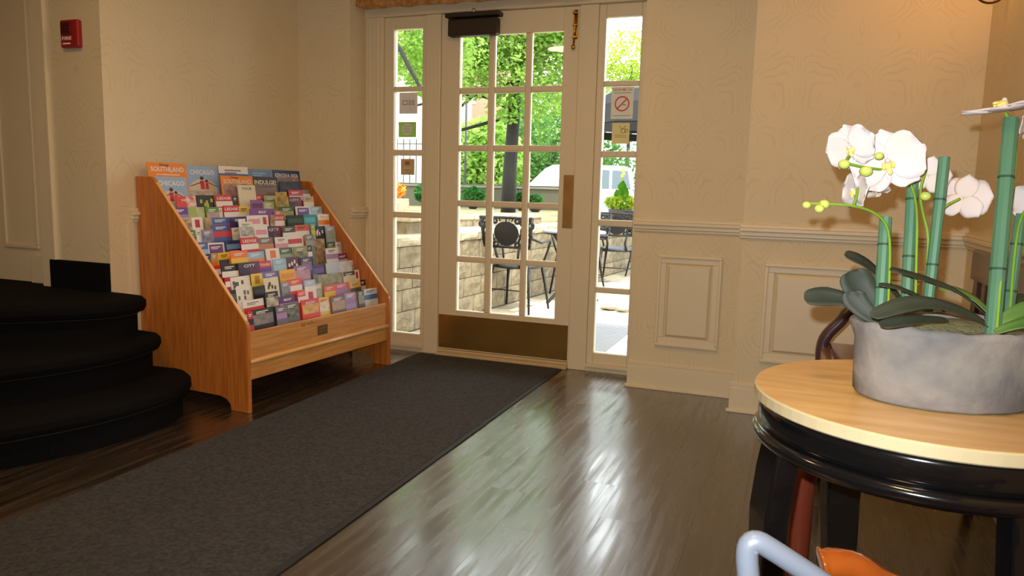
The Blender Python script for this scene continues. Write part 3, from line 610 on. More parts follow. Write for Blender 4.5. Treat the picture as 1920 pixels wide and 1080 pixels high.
 (9, 0.103, 0.212, 0.705, (34, 30, 30), (236, 232, 224), 'bot', '', (236, 232, 224), 'black leaflet with a white foot'),
 (9, 0.217, 0.362, 0.707, (60, 40, 70), (120, 36, 84), 'half', 'CITY', (236, 232, 224), 'dark purple leaflet reading CITY'),
 (9, 0.366, 0.454, 0.702, (206, 44, 66), (104, 66, 150), 'bot', 'TOURS', (236, 232, 224), 'red and purple leaflet reading TOURS'),
 (9, 0.459, 0.562, 0.707, (150, 194, 224), (170, 206, 220), 'bot', '', (236, 232, 224), 'powder blue leaflet'),
 (9, 0.566, 0.677, 0.709, (90, 40, 60), (236, 232, 224), 'blobs', '', (236, 232, 224), 'plum leaflet with small white pictures'),
 (9, 0.682, 0.775, 0.701, (70, 50, 90), (120, 100, 140), 'pic', '', (236, 232, 224), 'dark violet leaflet'),
 (9, 0.779, 0.891, 0.648, (70, 56, 130), (110, 90, 170), 'mid', '', (236, 232, 224), 'indigo leaflet with lilac band'),
 (9, 0.896, 1.14, 0.652, (200, 214, 234), (236, 232, 224), 'half', '', (72, 104, 172), 'wide pale blue document leaflet'),
 (9, 1.145, 1.166, 0.649, (236, 232, 224), (120, 60, 60), 'pic', '', (206, 52, 48), 'white leaflet with a portrait'),
 (10, 0.074, 0.111, 0.646, (186, 28, 54), (236, 232, 224), 'mid', '', (236, 232, 224), 'crimson leaflet'),
 (10, 0.115, 0.247, 0.643, (236, 232, 224), (90, 96, 80), 'blobs', '', (130, 128, 126), 'white leaflet with dark plant drawings'),
 (10, 0.252, 0.331, 0.649, (232, 206, 80), (180, 130, 40), 'square', '', (120, 96, 70), 'yellow leaflet with an amber figure'),
 (10, 0.338, 0.457, 0.65, (120, 110, 180), (72, 104, 172), 'bot', '', (236, 232, 224), 'lavender blue leaflet'),
 (10, 0.461, 0.581, 0.65, (240, 186, 40), (220, 150, 40), 'mid', '', (28, 26, 30), 'golden yellow leaflet'),
 (10, 0.586, 0.719, 0.662, (150, 110, 170), (222, 150, 170), 'pic', '', (236, 232, 224), 'lilac leaflet with a pink ring'),
 (10, 0.723, 0.762, 0.606, (70, 84, 70), (130, 140, 110), 'photo', '', (236, 232, 224), 'narrow dark green leaflet'),
 (10, 0.767, 0.993, 0.594, (176, 176, 140), (130, 130, 96), 'photo', '', (236, 232, 224), 'wide olive map leaflet'),
 (10, 0.998, 1.112, 0.592, (230, 220, 190), (70, 90, 70), 'top', '', (236, 232, 224), 'cream leaflet with a green heading'),
 (10, 1.117, 1.166, 0.594, (236, 232, 224), (190, 30, 44), 'square', '', (236, 232, 224), 'white leaflet with a dark red square'),
 (11, 0.033, 0.099, 0.589, (34, 34, 34), (90, 90, 84), 'mid', '', (236, 232, 224), 'black leaflet with grey print'),
 (11, 0.103, 0.212, 0.596, (236, 232, 224), (110, 110, 96), 'blobs', '', (130, 128, 126), 'white leaflet with dark sketches'),
 (11, 0.217, 0.3, 0.59, (28, 26, 32), (60, 60, 60), 'mid', '', (236, 232, 224), 'jet black leaflet'),
 (11, 0.305, 0.413, 0.624, (230, 220, 190), (70, 74, 40), 'blobs', '', (28, 26, 30), 'tall cream leaflet with black cartoon faces'),
 (11, 0.417, 0.482, 0.594, (150, 140, 160), (110, 120, 130), 'pic', '', (236, 232, 224), 'mauve grey picture leaflet'),
 (11, 0.487, 0.593, 0.6, (232, 80, 50), (236, 232, 224), 'bot', '', (236, 232, 224), 'orange red and white leaflet'),
 (11, 0.597, 0.689, 0.584, (180, 196, 222), (236, 232, 224), 'bot', '', (236, 232, 224), 'pale blue leaflet with white foot'),
 (11, 0.693, 0.752, 0.553, (206, 200, 180), (150, 150, 120), 'pic', '', (236, 232, 224), 'stone coloured leaflet'),
 (11, 0.757, 0.858, 0.536, (232, 96, 56), (236, 196, 60), 'bot', '', (236, 232, 224), 'orange leaflet with yellow foot'),
 (11, 0.863, 0.995, 0.536, (220, 90, 130), (172, 140, 196), 'bot', '', (236, 232, 224), 'rose pink leaflet with lilac foot'),
 (11, 1.0, 1.108, 0.533, (226, 180, 50), (90, 80, 60), 'bot', '', (120, 96, 70), 'mustard yellow leaflet'),
 (11, 1.113, 1.166, 0.535, (28, 26, 30), (190, 176, 170), 'bot', '', (236, 232, 224), 'black leaflet with pale foot'),
 (12, 0.074, 0.099, 0.488, (206, 160, 70), (28, 26, 30), 'bot', '', (236, 232, 224), 'narrow ochre leaflet with black foot'),
 (12, 0.104, 0.247, 0.532, (236, 232, 224), (206, 52, 48), 'bot', '', (130, 128, 126), 'wide white leaflet with a red foot'),
 (12, 0.252, 0.346, 0.56, (44, 44, 40), (230, 220, 190), 'pic', '', (236, 232, 224), 'charcoal leaflet with cream cartoon'),
 (12, 0.349, 0.489, 0.523, (96, 44, 120), (190, 150, 206), 'bot', 'MAP', (236, 232, 224), 'purple leaflet reading MAP'),
 (12, 0.494, 0.557, 0.543, (226, 70, 46), (236, 232, 224), 'bot', 'ART', (236, 232, 224), 'scarlet leaflet'),
 (12, 0.562, 0.655, 0.536, (236, 232, 224), (190, 30, 60), 'square', '', (236, 232, 224), 'white leaflet with a dark red square'),
 (13, 0.078, 0.112, 0.486, (190, 60, 60), (28, 26, 30), 'bot', '', (236, 232, 224), 'narrow red booklet'),
 (13, 0.116, 0.269, 0.49, (40, 38, 42), (150, 140, 140), 'pic', '', (236, 232, 224), 'wide black booklet with a grey photo'),
 (13, 0.273, 0.348, 0.486, (120, 112, 126), (172, 140, 196), 'bot', '', (236, 232, 224), 'grey and lilac booklet'),
 (13, 0.353, 0.459, 0.492, (104, 108, 98), (60, 60, 50), 'pic', '', (236, 232, 224), 'grey green booklet with dark photo'),
 (13, 0.467, 0.613, 0.496, (214, 60, 44), (226, 190, 60), 'pic', 'SHOW', (236, 232, 224), 'red booklet with rainbow picture'),
 (13, 0.617, 0.711, 0.49, (226, 196, 90), (236, 232, 224), 'pic', '', (206, 52, 48), 'yellow booklet with white pictures'),
 (13, 0.716, 0.845, 0.484, (108, 96, 100), (190, 150, 90), 'pic', '', (236, 232, 224), 'dark taupe booklet with golden picture'),
 (13, 0.85, 0.96, 0.489, (168, 140, 190), (150, 120, 176), 'bot', '', (236, 232, 224), 'lilac booklet'),
 (13, 0.965, 1.027, 0.491, (60, 66, 62), (150, 140, 110), 'pic', '', (236, 232, 224), 'dark grey narrow booklet'),
 (13, 1.032, 1.166, 0.492, (206, 208, 200), (60, 110, 170), 'bot', '', (28, 26, 30), 'white booklet with a blue foot'),
]
ORD=['first','second','third','fourth','fifth','sixth','seventh','eighth','ninth','tenth','eleventh','twelfth','thirteenth','fourteenth']
def photo(c1,c2): return M('photo print %s %s'%(c1,c2),c1,0.35,scale=26,col2=c2,detail=3)
def ink(c): return M('ink %d %d %d'%tuple(c),c,0.38,noise=0.06,scale=30)
RW=wm(rack)
count={}
for (r,s0,s1,zt_,c1,c2,motif,txt,tc,desc) in BR:
    k=count.get(r,0); count[r]=k+1
    d=row_depth(r)+(0.004 if k%2 else -0.004); w=s1-s0; big=r<=1
    zb=row_floor(r)+0.002; h=max(0.06,zt_-zb)
    tilt=R(8); th=0.005
    # own frame: x right (as seen from the front), y up, z towards the reader
    F=RW@Matrix.Translation(((s0+s1)/2,d,zb))@Matrix.Rotation(tilt,4,'X').inverted()@Matrix.Rotation(R(90),4,'X')
    lean=max(-0.9,min(0.9,random.gauss(0,1)))*R(0.8)*(0.3 if big else 1); F=F@Matrix.Rotation(lean,4,'Z')
    o=MB().box(-w/2,w/2,0,h,-th/2,th/2).build('brochure' if not big else 'magazine',ink(c1) if motif!='photo' else photo(c1,c2))
    o.matrix_world=F; o.location=F.to_translation(); o.rotation_euler=F.to_euler()
    vis=min(h,0.066 if not big else 0.11)    # part that shows above the row in front
    f=th/2
    def patch(name,x0,x1,y0,y1,mat,e=0.0004): return MB().box(x0*w/2,x1*w/2,h-y1*vis,h-y0*vis,f,f+e).build(name,mat,o,local=True)
    if motif=='top': patch('cover_band',-1,1,0.0,0.38,ink(c2))
    elif motif=='bot': patch('cover_band',-1,1,0.55,1.0,ink(c2))
    elif motif=='frame': patch('cover_panel',-0.8,0.8,0.12,1.1,ink(c2))
    elif motif=='square': patch('cover_square',-0.42,0.42,0.18,0.80,ink(c2))
    elif motif=='mid': patch('cover_band',-0.85,0.85,0.30,0.72,ink(c2))
    elif motif=='blobs':
        for q in range(5):
            x=random.uniform(-0.8,0.6); y=random.uniform(0.25,0.7); patch('cover_figure',x,x+0.24,y,y+0.3,ink(c2),0.0003+0.0002*q)
    elif motif=='half': patch('cover_picture',0.0,1,0.0,1.1,photo(c2,c1))
    elif motif=='pic': patch('cover_picture',-0.9,0.9,0.42,1.2,photo(c2,tuple(min(255,int(x*0.5+90)) for x in c1)))
    elif motif=='arch':   # pale arch with two small red figures
        m=MB(); n=14; vs=[(-w/2*0.92,h-vis*1.25,f+0.0003)]+[(w/2*0.92*math.cos(math.pi-math.pi*q/n),h-vis*1.25+vis*0.62*math.sin(math.pi*q/n),f+0.0003) for q in range(n+1)]
        m.v=vs[1:]; m.f=[tuple(range(n+1))]; m.build('cover_picture',ink((214,196,170)),o,local=True)
        for x,s in ((-0.06,1.0),(0.22,0.75)):
            m=MB(); m.box((x-0.13*s)*w/2,(x+0.13*s)*w/2,h-vis*1.15,h-vis*(1.15-0.42*s),f+0.0004,f+0.0009); m.build('cover_figure',ink((196,44,58)),o,local=True)
            m=MB(); m.ell((x*w/2,h-vis*(1.15-0.55*s),f+0.0006),0.09*s*w/2+0.004,0.011*s,0.0006,10,6); m.build('cover_figure',ink((74,50,52)),o,local=True)
        m=MB(); m.tube([(-0.8*w/2,h-vis*1.0,f+0.001),(-0.12*w/2,h-vis*0.8,f+0.001)],0.002,4); m.build('cover_line',ink((60,52,58)),o,local=True); m=MB(); m.tube([(0.32*w/2,h-vis*0.8,f+0.001),(0.85*w/2,h-vis*1.02,f+0.001)],0.002,4); m.build('cover_line',ink((60,52,58)),o,local=True)
    if txt:
        tw=min(w*0.86, (0.028 if not big else 0.034)*len(txt)*0.7); thh=(0.015 if not big else 0.026)
        ty=h-vis*(0.30 if motif not in('mid','square') else 0.52)
        text_obj('title',txt,ink(tc),o,Matrix.Translation((0,ty,f+0.0011)),tw,thh,0.02)
        if big and motif!='arch': MB().box(-w*0.3,w*0.3,ty-0.030,ty-0.026,f,f+0.0004).build('text_line',ink(tc),o,local=True)
        if txt=='SOUTHLAND': text_obj('subtitle','Chicago',ink((40,30,24)),o,Matrix.Translation((-0.02,ty+0.021,f+0.0011)),0.06,0.014,0.02)
    elif motif in ('top','bot','','frame','pic'):
        yy=0.18 if motif!='frame' else 0.3
        patch('text_line',-0.6,0.5,yy,yy+0.07,ink(tc),0.0007); patch('text_line',-0.6,0.2,yy+0.13,yy+0.19,ink(tc),0.0007)
    where='%s rack row, %s from left'%(ORD[r],ORD[k])
    if r==0: where='back row of rack, %s from left'%ORD[k]
    tag(o,desc+', '+where,'magazine' if big else 'brochure','magazines at the back of the rack' if big else 'brochures in the oak rack')

# ------------------------------------------------------------------ round black table with a pale wooden top
TC=Vector((2.1395,-2.908,0)); TR=0.3136
tb=thing('round_table','round black lacquered table with a pale wooden top','table',TC)
TOPW=M('pale maple top',(226,186,122),0.3,noise=0.12,scale=5,stretch=(1,6,1),coat=0.3,col2=(208,162,96))
EDGE=M('pale maple edge',(196,180,140),0.4,noise=0.1,scale=14)
MB().lathe([(TR-0.003,0.7262),(TR,0.729),(TR,0.747),(TR-0.002,0.7495)],TC,72).build('edge_band',EDGE,tb,smooth=False)
MB().lathe([(TR-0.0035,0.745),(TR-0.0035,0.7502)],TC,72).build('table_top',TOPW,tb)
def ringprof(prof,n=64):
    m=MB(); k=len(prof)
    for a in range(n):
        c_,s_=math.cos(2*math.pi*a/n),math.sin(2*math.pi*a/n)
        m.v += [(TC.x+r*c_,TC.y+r*s_,z) for r,z in prof]
    for a in range(n):
        b=(a+1)%n
        for q in range(k): m.f.append((a*k+q,a*k+(q+1)%k,b*k+(q+1)%k,b*k+q))
    return m
ringprof([(0.262,0.7262),(0.300,0.7262),(0.303,0.715),(0.303,0.690),(0.298,0.672),(0.262,0.672)]).build('apron',BLACKL,tb,smooth=True)
ringprof([(0.262,0.672),(0.304,0.674),(0.312,0.667),(0.313,0.658),(0.307,0.649),(0.296,0.642),(0.262,0.640)]).build('apron_bead',BLACKL,tb,smooth=True)
for k in range(4):
    a=R(180+24+90*k); u=Vector((math.cos(a),math.sin(a),0)); w_=Vector((-u.y,u.x,0))
    m=MB(); prof=[(0.300,0.655,0.042),(0.308,0.60,0.044),(0.316,0.52,0.043),(0.314,0.42,0.039),(0.300,0.30,0.034),(0.280,0.18,0.029),(0.262,0.09,0.027),(0.262,0.03,0.032),(0.275,0.0,0.036)]
    for rr,z,hw in prof:
        c_=TC+u*rr+Vector((0,0,z))
        for q in ((-1,0),(1,0),(1,-1),(-1,-1)): m.v.append(tuple(c_+w_*hw*q[0]+u*0.046*q[1]))
    n=len(prof)
    for i in range(n-1):
        for q in range(4): m.f.append((i*4+q,i*4+(q+1)%4,i*4+4+(q+1)%4,i*4+4+q))
    m.f += [(0,1,2,3),tuple(range((n-1)*4,n*4))]
    m.build('leg',BLACKL,tb,bevel=0.006,smooth=False)
ringprof([(0.20,0.12),(0.235,0.12),(0.235,0.09),(0.20,0.09)],48).build('stretcher_ring',BLACKL,tb)

# ------------------------------------------------------------------ pot of artificial orchids
po=thing('potted_orchids','grey cement oval pot of white artificial orchids with green stakes on round table','potted plant',(2.165,-2.905,0.7502))
def cement():
    m=M('weathered grey cement',(104,103,103),0.85,scale=11,col2=(140,134,126),bump=0.5,bscale=26); return m
PA=R(20); PC=(2.165,-2.905,0)
prof=[(0.150,0.7502),(0.163,0.758),(0.167,0.80),(0.170,0.86),(0.178,0.882),(0.179,0.893),(0.171,0.896),(0.158,0.893),(0.154,0.875),(0.150,0.86)]
m=MB(); m.lathe(prof,PC,56,sx=1.0,sy=0.72,rot=PA)
for i,v in enumerate(m.v):
    j=0.0022*math.sin(i*1.7)+0.0018*math.sin(i*0.53)+0.001*math.sin(i*3.1); z_=max(0.7502,v[2]+(j if v[2]>0.87 else 0)); m.v[i]=(v[0]+j*0.6,v[1]-j*0.5,z_)
pot=m.build('pot',cement(),po,smooth=True)
m=MB(); m.lathe([(0.153,0.86),(0.12,0.884),(0.06,0.896),(0.001,0.899)],PC,32,sx=1,sy=0.72,rot=PA); m.build('moss',M('dry green moss',(96,104,74),0.95,scale=60,col2=(130,128,96),bump=0.9,bscale=160),po,smooth=True)
STK=M('green bamboo stake',(78,122,92),0.45,noise=0.1,scale=10)
STM=leaf_mat('stem green',(120,160,50),(150,185,70),0.15,6)
OLF=M('dark orchid leaf',(36,46,32),0.62,noise=0.3,scale=9,col2=(54,60,48))
OLG=M('fresh orchid leaf',(60,110,44),0.4,noise=0.3,scale=9,col2=(96,124,60))
PET=leaf_mat('white orchid petal',(228,222,222),(230,214,204),0.18,9)
LIP=M('yellow orchid lip',(240,214,120),0.5,noise=0.2,scale=30); BUD=M('lime bud',(190,205,96),0.5,noise=0.15,scale=20)
OD = {'buds': [((1.898, -2.991, 1.103), 0.007),
          ((1.92, -2.986, 1.097), 0.008),
          ((1.928, -2.974, 1.105), 0.009),
          ((1.957, -2.957, 1.179), 0.009),
          ((1.995, -2.95, 1.167), 0.01),
          ((2.013, -2.967, 1.194), 0.007),
          ((2.109, -2.848, 1.125), 0.009)],
 'flowers': [((2.032, -2.912, 1.184), 0.0638, (0.0312, -1.0635, 0.0226), 0.25),
             ((1.969, -2.921, 1.211), 0.0459, (-0.4721, -0.8524, -0.1885), 0.3),
             ((1.984, -2.916, 1.131), 0.0399, (-0.8951, -0.4626, 0.0397), 0.0),
             ((2.017, -2.881, 1.138), 0.0299, (-0.2119, -0.5114, -0.7639), 0.6),
             ((2.119, -2.796, 1.165), 0.0399, (-0.1175, 1.0165, -0.1243), 0.2),
             ((2.185, -2.777, 1.123), 0.0478, (0.4792, 0.8592, -0.1649), 0.1),
             ((2.216, -2.877, 1.282), 0.0658, (-0.1403, -0.041, 1.0037), 0.4),
             ((2.261, -2.847, 1.26), 0.0359, (0.6986, -0.4117, -0.2061), 0.0),
             ((2.294, -2.812, 1.118), 0.0419, (0.1572, -0.9873, 0.2247), 0.2)],
 'leaves': [([(2.027, -2.943, 0.903), (1.984, -2.934, 0.926), (1.942, -2.939, 0.93), (1.907, -2.953, 0.925)], 0.0169, (0.2842, -0.7836, 0.5636), 0),
            ([(2.092, -2.874, 0.908), (2.053, -2.861, 0.956), (2.012, -2.861, 0.992), (1.975, -2.873, 1.007)], 0.0159, (0.6703, -0.4027, 0.6989), 0),
            ([(2.055, -2.933, 0.894), (2.026, -2.93, 0.921), (1.996, -2.925, 0.959), (1.986, -2.926, 0.981)], 0.0259, (0.0146, -0.9077, 0.4073), 0),
            ([(2.048, -2.969, 0.893), (2.015, -2.968, 0.908), (1.991, -2.963, 0.933), (1.987, -2.963, 0.947)], 0.0179, (-0.0717, -0.9547, 0.3056), 0),
            ([(2.228, -2.899, 0.903), (2.171, -2.914, 0.952), (2.11, -2.94, 0.973), (2.047, -2.966, 0.991)], 0.012, (0.2918, -0.2791, 1.0616), 0),
            ([(2.143, -2.951, 0.919), (2.096, -2.965, 0.946), (2.058, -2.982, 0.96), (2.029, -2.998, 0.964)], 0.009, (0.2743, -0.2328, 1.055), 0),
            ([(2.217, -2.969, 0.896), (2.17, -3.004, 0.926), (2.103, -3.038, 0.944), (2.06, -3.06, 0.938), (2.013, -3.086, 0.919)],
             0.015,
             (0.2827, -0.5229, 0.8869),
             0),
            ([(2.138, -3.007, 0.912), (2.101, -3.037, 0.914), (2.062, -3.064, 0.91), (2.029, -3.082, 0.903)], 0.013, (0.1121, -0.3618, 0.9573), 0),
            ([(2.239, -2.907, 0.894), (2.206, -2.892, 0.935), (2.168, -2.883, 0.951), (2.141, -2.882, 0.953)], 0.013, (0.2989, -0.2904, 0.9625), 1),
            ([(2.215, -2.981, 0.894), (2.236, -2.975, 0.918), (2.264, -2.968, 0.932), (2.295, -2.966, 0.94)], 0.0159, (0.2385, -0.6739, 0.6992), 1),
            ([(2.213, -3.003, 0.896), (2.235, -3.004, 0.909), (2.261, -3.003, 0.917), (2.282, -2.995, 0.921)], 0.012, (0.1543, -0.4659, 0.8713), 1),
            ([(2.24, -2.81, 0.891), (2.272, -2.772, 0.919), (2.318, -2.742, 0.934)], 0.012, (0.1121, -0.3618, 0.9573), 0)],
 'stakes': [((2.04, -2.891, 1.083), (2.04, -2.94, 0.893), 0.0112),
            ((2.089, -2.804, 1.19), (2.092, -2.861, 0.927), 0.0108),
            ((2.136, -2.838, 1.199), (2.126, -2.883, 0.907), 0.01),
            ((2.226, -2.892, 1.265), (2.214, -2.983, 0.885), 0.0128),
            ((2.273, -2.823, 1.096), (2.262, -2.856, 0.889), 0.0105)],
 'stems': [[(2.052, -2.956, 0.897),
            (2.051, -2.934, 0.974),
            (2.049, -2.915, 1.042),
            (2.038, -2.914, 1.076),
            (2.012, -2.932, 1.095),
            (1.979, -2.949, 1.104),
            (1.942, -2.968, 1.106),
            (1.901, -2.989, 1.106)],
           [(2.106, -2.879, 0.915),
            (2.102, -2.855, 1.021),
            (2.1, -2.835, 1.092),
            (2.086, -2.855, 1.142),
            (2.061, -2.87, 1.172),
            (2.021, -2.918, 1.171),
            (1.983, -2.943, 1.176),
            (1.959, -2.951, 1.182)],
           [(2.127, -2.861, 0.909), (2.123, -2.851, 0.991), (2.122, -2.843, 1.052), (2.108, -2.842, 1.092), (2.099, -2.84, 1.133), (2.109, -2.82, 1.174)],
           [(2.137, -2.835, 0.912), (2.134, -2.821, 1.02), (2.134, -2.814, 1.072), (2.145, -2.816, 1.105), (2.175, -2.802, 1.122)],
           [(2.217, -2.996, 0.894), (2.221, -2.963, 1.006), (2.232, -2.927, 1.117), (2.239, -2.896, 1.202), (2.237, -2.886, 1.24), (2.218, -2.883, 1.276)],
           [(2.263, -2.87, 0.902), (2.263, -2.853, 1.019), (2.269, -2.836, 1.088), (2.284, -2.827, 1.113)],
           [(1.979, -2.949, 1.104), (1.983, -2.94, 1.117), (1.985, -2.926, 1.137)],
           [(1.959, -2.951, 1.182), (1.965, -2.936, 1.195)]]}
for (a,b,r) in OD['stakes']:
    s=MB().tube([b,a],[r,r],10).build('stake',STK,po,smooth=False)
    A,B=Vector(a),Vector(b)
    for t in (0.3,0.72):
        c=B+(A-B)*t; MB().tube([c,c+(A-B).normalized()*0.004],r*1.06,10).build('tie',M('dark twist tie',(40,70,50),0.6),s)
for pts in OD['stems']: MB().tube(smooth_poly3(pts),[0.0026]*len(smooth_poly3(pts)),6).build('stem',STM,po,smooth=True)
for c,r in OD['buds']: MB().ell(c,r*1.15,r,r*0.95,10,8).build('bud',BUD,po,smooth=True)
def strap_leaf(pts,wd,nrm,mat,name='leaf'):
    P=[Vector(p) for p in smooth_poly3(pts,2)]; n=len(P); m=MB()
    for i,p in enumerate(P):
        t=(P[min(i+1,n-1)]-P[max(i-1,0)]).normalized(); N_=Vector(nrm); N_=(N_-t*N_.dot(t)).normalized(); s=t.cross(N_); u=i/(n-1)
        h=wd*(0.42+1.25*u)*(1-u**5)**0.5 if u<0.6 else wd*(0.42+0.75+0.0*u)*math.sqrt(max(0.0,1-((u-0.6)/0.4)**2.2))
        h=max(h,0.0012)
        for q,dz in ((-1,0.25),(-0.5,0.06),(0,-0.02),(0.5,0.06),(1,0.25)): m.v.append(tuple(p+s*h*q+N_*h*dz))
    for i in range(n-1):
        for q in range(4): m.f.append((i*5+q,i*5+q+1,i*5+6+q,i*5+5+q))
    o=m.build(name,mat,po,smooth=True); sd=o.modifiers.new('thick','SOLIDIFY'); sd.thickness=0.0018; sd.offset=0; return o
for pts,wd,nrm,g in OD['leaves']: strap_leaf(pts,wd,nrm,OLG if g else OLF)
def petal(M4,L,W,cup,parent,name='petal'):
    m=MB(); nu,nv=8,7
    for i in range(nu):
        u=i/(nu-1); hw=W*max(0.10,(1-abs((u-0.56)/0.56)**2.4 if u<0.56 else 1-abs((u-0.56)/0.44)**2.6))**0.5 if u<0.999 else W*0.22
        for j in range(nv):
            v=-1+2*j/(nv-1); x=L*u*(1-0.10*v*v*u); y=hw*v; z=cup*L*(u*u-0.35*u)+0.10*W*v*v+0.022*L*math.sin(6*u+3.5*v)*u
            m.v.append(tuple(M4@Vector((x,y,z))))
    for i in range(nu-1):
        for j in range(nv-1): m.f.append((i*nv+j,i*nv+j+1,(i+1)*nv+j+1,(i+1)*nv+j))
    o=m.build(name,PET,parent,smooth=True); sd=o.modifiers.new('thick','SOLIDIFY'); sd.thickness=0.0012; sd.offset=0; return o
for c,R_,nrm,spin in OD['flowers']:
    n_=Vector(nrm).normalized(); up_=Vector((0,0,1)); s_=up_.cross(n_); s_=s_.normalized() if s_.length>0.05 else Vector((1,0,0)); u_=n_.cross(s_)
    B=Matrix(((s_.x,u_.x,n_.x,c[0]),(s_.y,u_.y,n_.y,c[1]),(s_.z,u_.z,n_.z,c[2]),(0,0,0,1)))@Matrix.Rotation(spin,4,'Z')
    m=MB(); m.ell((0,-0.08*R_,0.12*R_),0.11*R_,0.15*R_,0.14*R_,10,8); m.ell((0,-0.24*R_,0.20*R_),0.08*R_,0.14*R_,0.05*R_,8,6); m.ell((0.13*R_,-0.09*R_,0.15*R_),0.05*R_,0.12*R_,0.09*R_,8,6); m.ell((-0.13*R_,-0.09*R_,0.15*R_),0.05*R_,0.12*R_,0.09*R_,8,6)
    m.v=[tuple(B@Vector(v)) for v in m.v]; fl_=m.build('flower',LIP,po,smooth=True)
    mm=MB(); mm.ell((0,0.05*R_,0.20*R_),0.085*R_,0.085*R_,0.13*R_,8,6); mm.v=[tuple(B@Vector(v)) for v in mm.v]; mm.build('column',PET,fl_,smooth=True)
    for a,L,W,cup,zo in ((90,1.0,0.46,0.10,-0.05),(222,1.0,0.44,0.12,-0.05),(318,1.0,0.44,0.12,-0.05),(12,1.08,0.72,0.06,0.02),(168,1.08,0.72,0.06,0.02)):
        petal(B@Matrix.Translation((0,0,zo*R_))@Matrix.Rotation(R(a),4,'Z'),L*R_,W*R_,cup,fl_)

# ------------------------------------------------------------------ settee by the right wall, pedestal, and two chairs in the foreground
DW=M('dark walnut',(58,34,28),0.28,noise=0.25,scale=6,stretch=(1,1,8),coat=0.35); RW_=M('reddish mahogany',(112,48,30),0.3,noise=0.2,scale=6,stretch=(8,8,1),coat=0.3)
ac=thing('settee','dark walnut settee with scrolled arms against the right wall behind orchids','settee',(2.27,-1.9,0))
Y0,Y1=-2.50,-1.33
for y in (Y0+0.03,Y1-0.03):
    MB().tube([(2.035,y,0),(2.03,y,0.25),(2.025,y,0.47)],[0.018,0.022,0.026],8).build('leg',DW,ac,smooth=True)
    MB().tube([(2.56,y,0),(2.52,y,0.45),(2.51,y,0.70),(2.515,y,0.90)],[0.018,0.022,0.02,0.018],8).build('leg',DW,ac,smooth=True)
    a=smooth_poly3([(2.008,y,0.47),(2.004,y,0.53),(2.012,y,0.575),(2.035,y,0.61),(2.066,y,0.645),(2.088,y,0.69),(2.14,y,0.702),(2.30,y,0.70),(2.50,y,0.70)])
    MB().tube(a,0.030,10,flat=0.75,ref=(1,0,0)).build('arm',M('dark purple walnut',(74,52,56),0.3,noise=0.2,coat=0.3),ac,smooth=True)
MB().box(2.0,2.53,Y0,Y1,0.47,0.545).build('seat_frame',M('brown wood seat rail',(112,78,48),0.3,noise=0.2,coat=0.3),ac,bevel=0.012)
MB().box(2.03,2.49,Y0+0.03,Y1-0.03,0.545,0.56).build('seat',M('dark red leather',(84,28,20),0.2,noise=0.2,coat=0.4),ac,bevel=0.006)
MB().box(2.488,2.520,Y0-0.01,Y1+0.01,0.835,0.945).build('crest_rail',DW,ac,bevel=0.008)
for i in range(9): MB().box(2.495,2.512,Y1-0.085-0.125*i,Y1-0.030-0.125*i,0.56,0.836).build('back_slat',DW,ac,bevel=0.003)
so=thing('pedestal_stand','reddish wooden pedestal post standing behind the black table leg','stand',(1.945,-2.42,0))
MB().lathe([(0.046,0.0),(0.046,0.02),(0.040,0.035),(0.032,0.06)],(1.945,-2.42,0),24).build('base',RW_,so)
MB().lathe([(0.026,0.06),(0.030,0.10),(0.031,0.30),(0.034,0.40),(0.028,0.44)],(1.945,-2.42,0),16).build('column',RW_,so,smooth=True)
MB().lathe([(0.034,0.44),(0.044,0.45),(0.044,0.47),(0.04,0.475)],(1.945,-2.42,0),24).build('top',RW_,so)
OR=M('glossy orange wood',(128,60,16),0.14,noise=0.25,scale=7,stretch=(6,1,1),coat=0.8)
oc=thing('wooden_chair','glossy orange brown wooden chair in the right foreground','chair',(2.14,-3.36,0))
cr=smooth_poly3([(1.945,-3.447,0.632),(1.962,-3.443,0.636),(1.99,-3.437,0.634),(2.02,-3.43,0.612),(2.07,-3.42,0.598),(2.16,-3.41,0.594),(2.26,-3.405,0.598),(2.32,-3.40,0.625),(2.345,-3.40,0.63)])
m=MB(); m.tube(cr,[0.018,0.024,0.025]+[0.022]*(len(cr)-6)+[0.025,0.024,0.018],12,ref=(0,0,1)); m.build('crest_rail',OR,oc,smooth=True)
for x in (1.975,2.32):
    MB().tube([(x,-3.44,0.62),(x,-3.42,0.45),(x,-3.45,0.0)],[0.016,0.019,0.015],8).build('leg',OR,oc,smooth=True)
for x in (2.03,2.27): MB().tube([(x,-3.30,0.43),(x,-3.30,0.0)],[0.018,0.014],8).build('leg',OR,oc,smooth=True)
MB().box(1.96,2.335,-3.44,-3.275,0.43,0.46).build('seat',OR,oc,bevel=0.01)
for i in range(3): MB().tube([(2.06+0.09*i,-3.41,0.60),(2.06+0.09*i,-3.40,0.455)],0.008,8).build('spindle',OR,oc,smooth=True)
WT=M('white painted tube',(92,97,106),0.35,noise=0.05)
wc=thing('white_metal_chair','white bent metal tube chair in the near right foreground','chair',(2.1,-3.7,0))
a=smooth_poly3([(1.868,-3.728,0.0),(1.868,-3.728,0.55),(1.866,-3.728,0.73),(1.860,-3.727,0.768),(1.868,-3.725,0.778),(1.885,-3.719,0.768),(1.925,-3.706,0.742),(2.02,-3.68,0.68),(2.16,-3.65,0.60),(2.22,-3.64,0.55),(2.24,-3.64,0.45),(2.26,-3.64,0.0)],2)
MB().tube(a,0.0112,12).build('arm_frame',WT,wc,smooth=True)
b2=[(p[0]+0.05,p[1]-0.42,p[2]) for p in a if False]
MB().tube([(1.868,-3.728,0.42),(2.242,-3.64,0.42)],0.009,8).build('seat_rail',WT,wc,smooth=True)
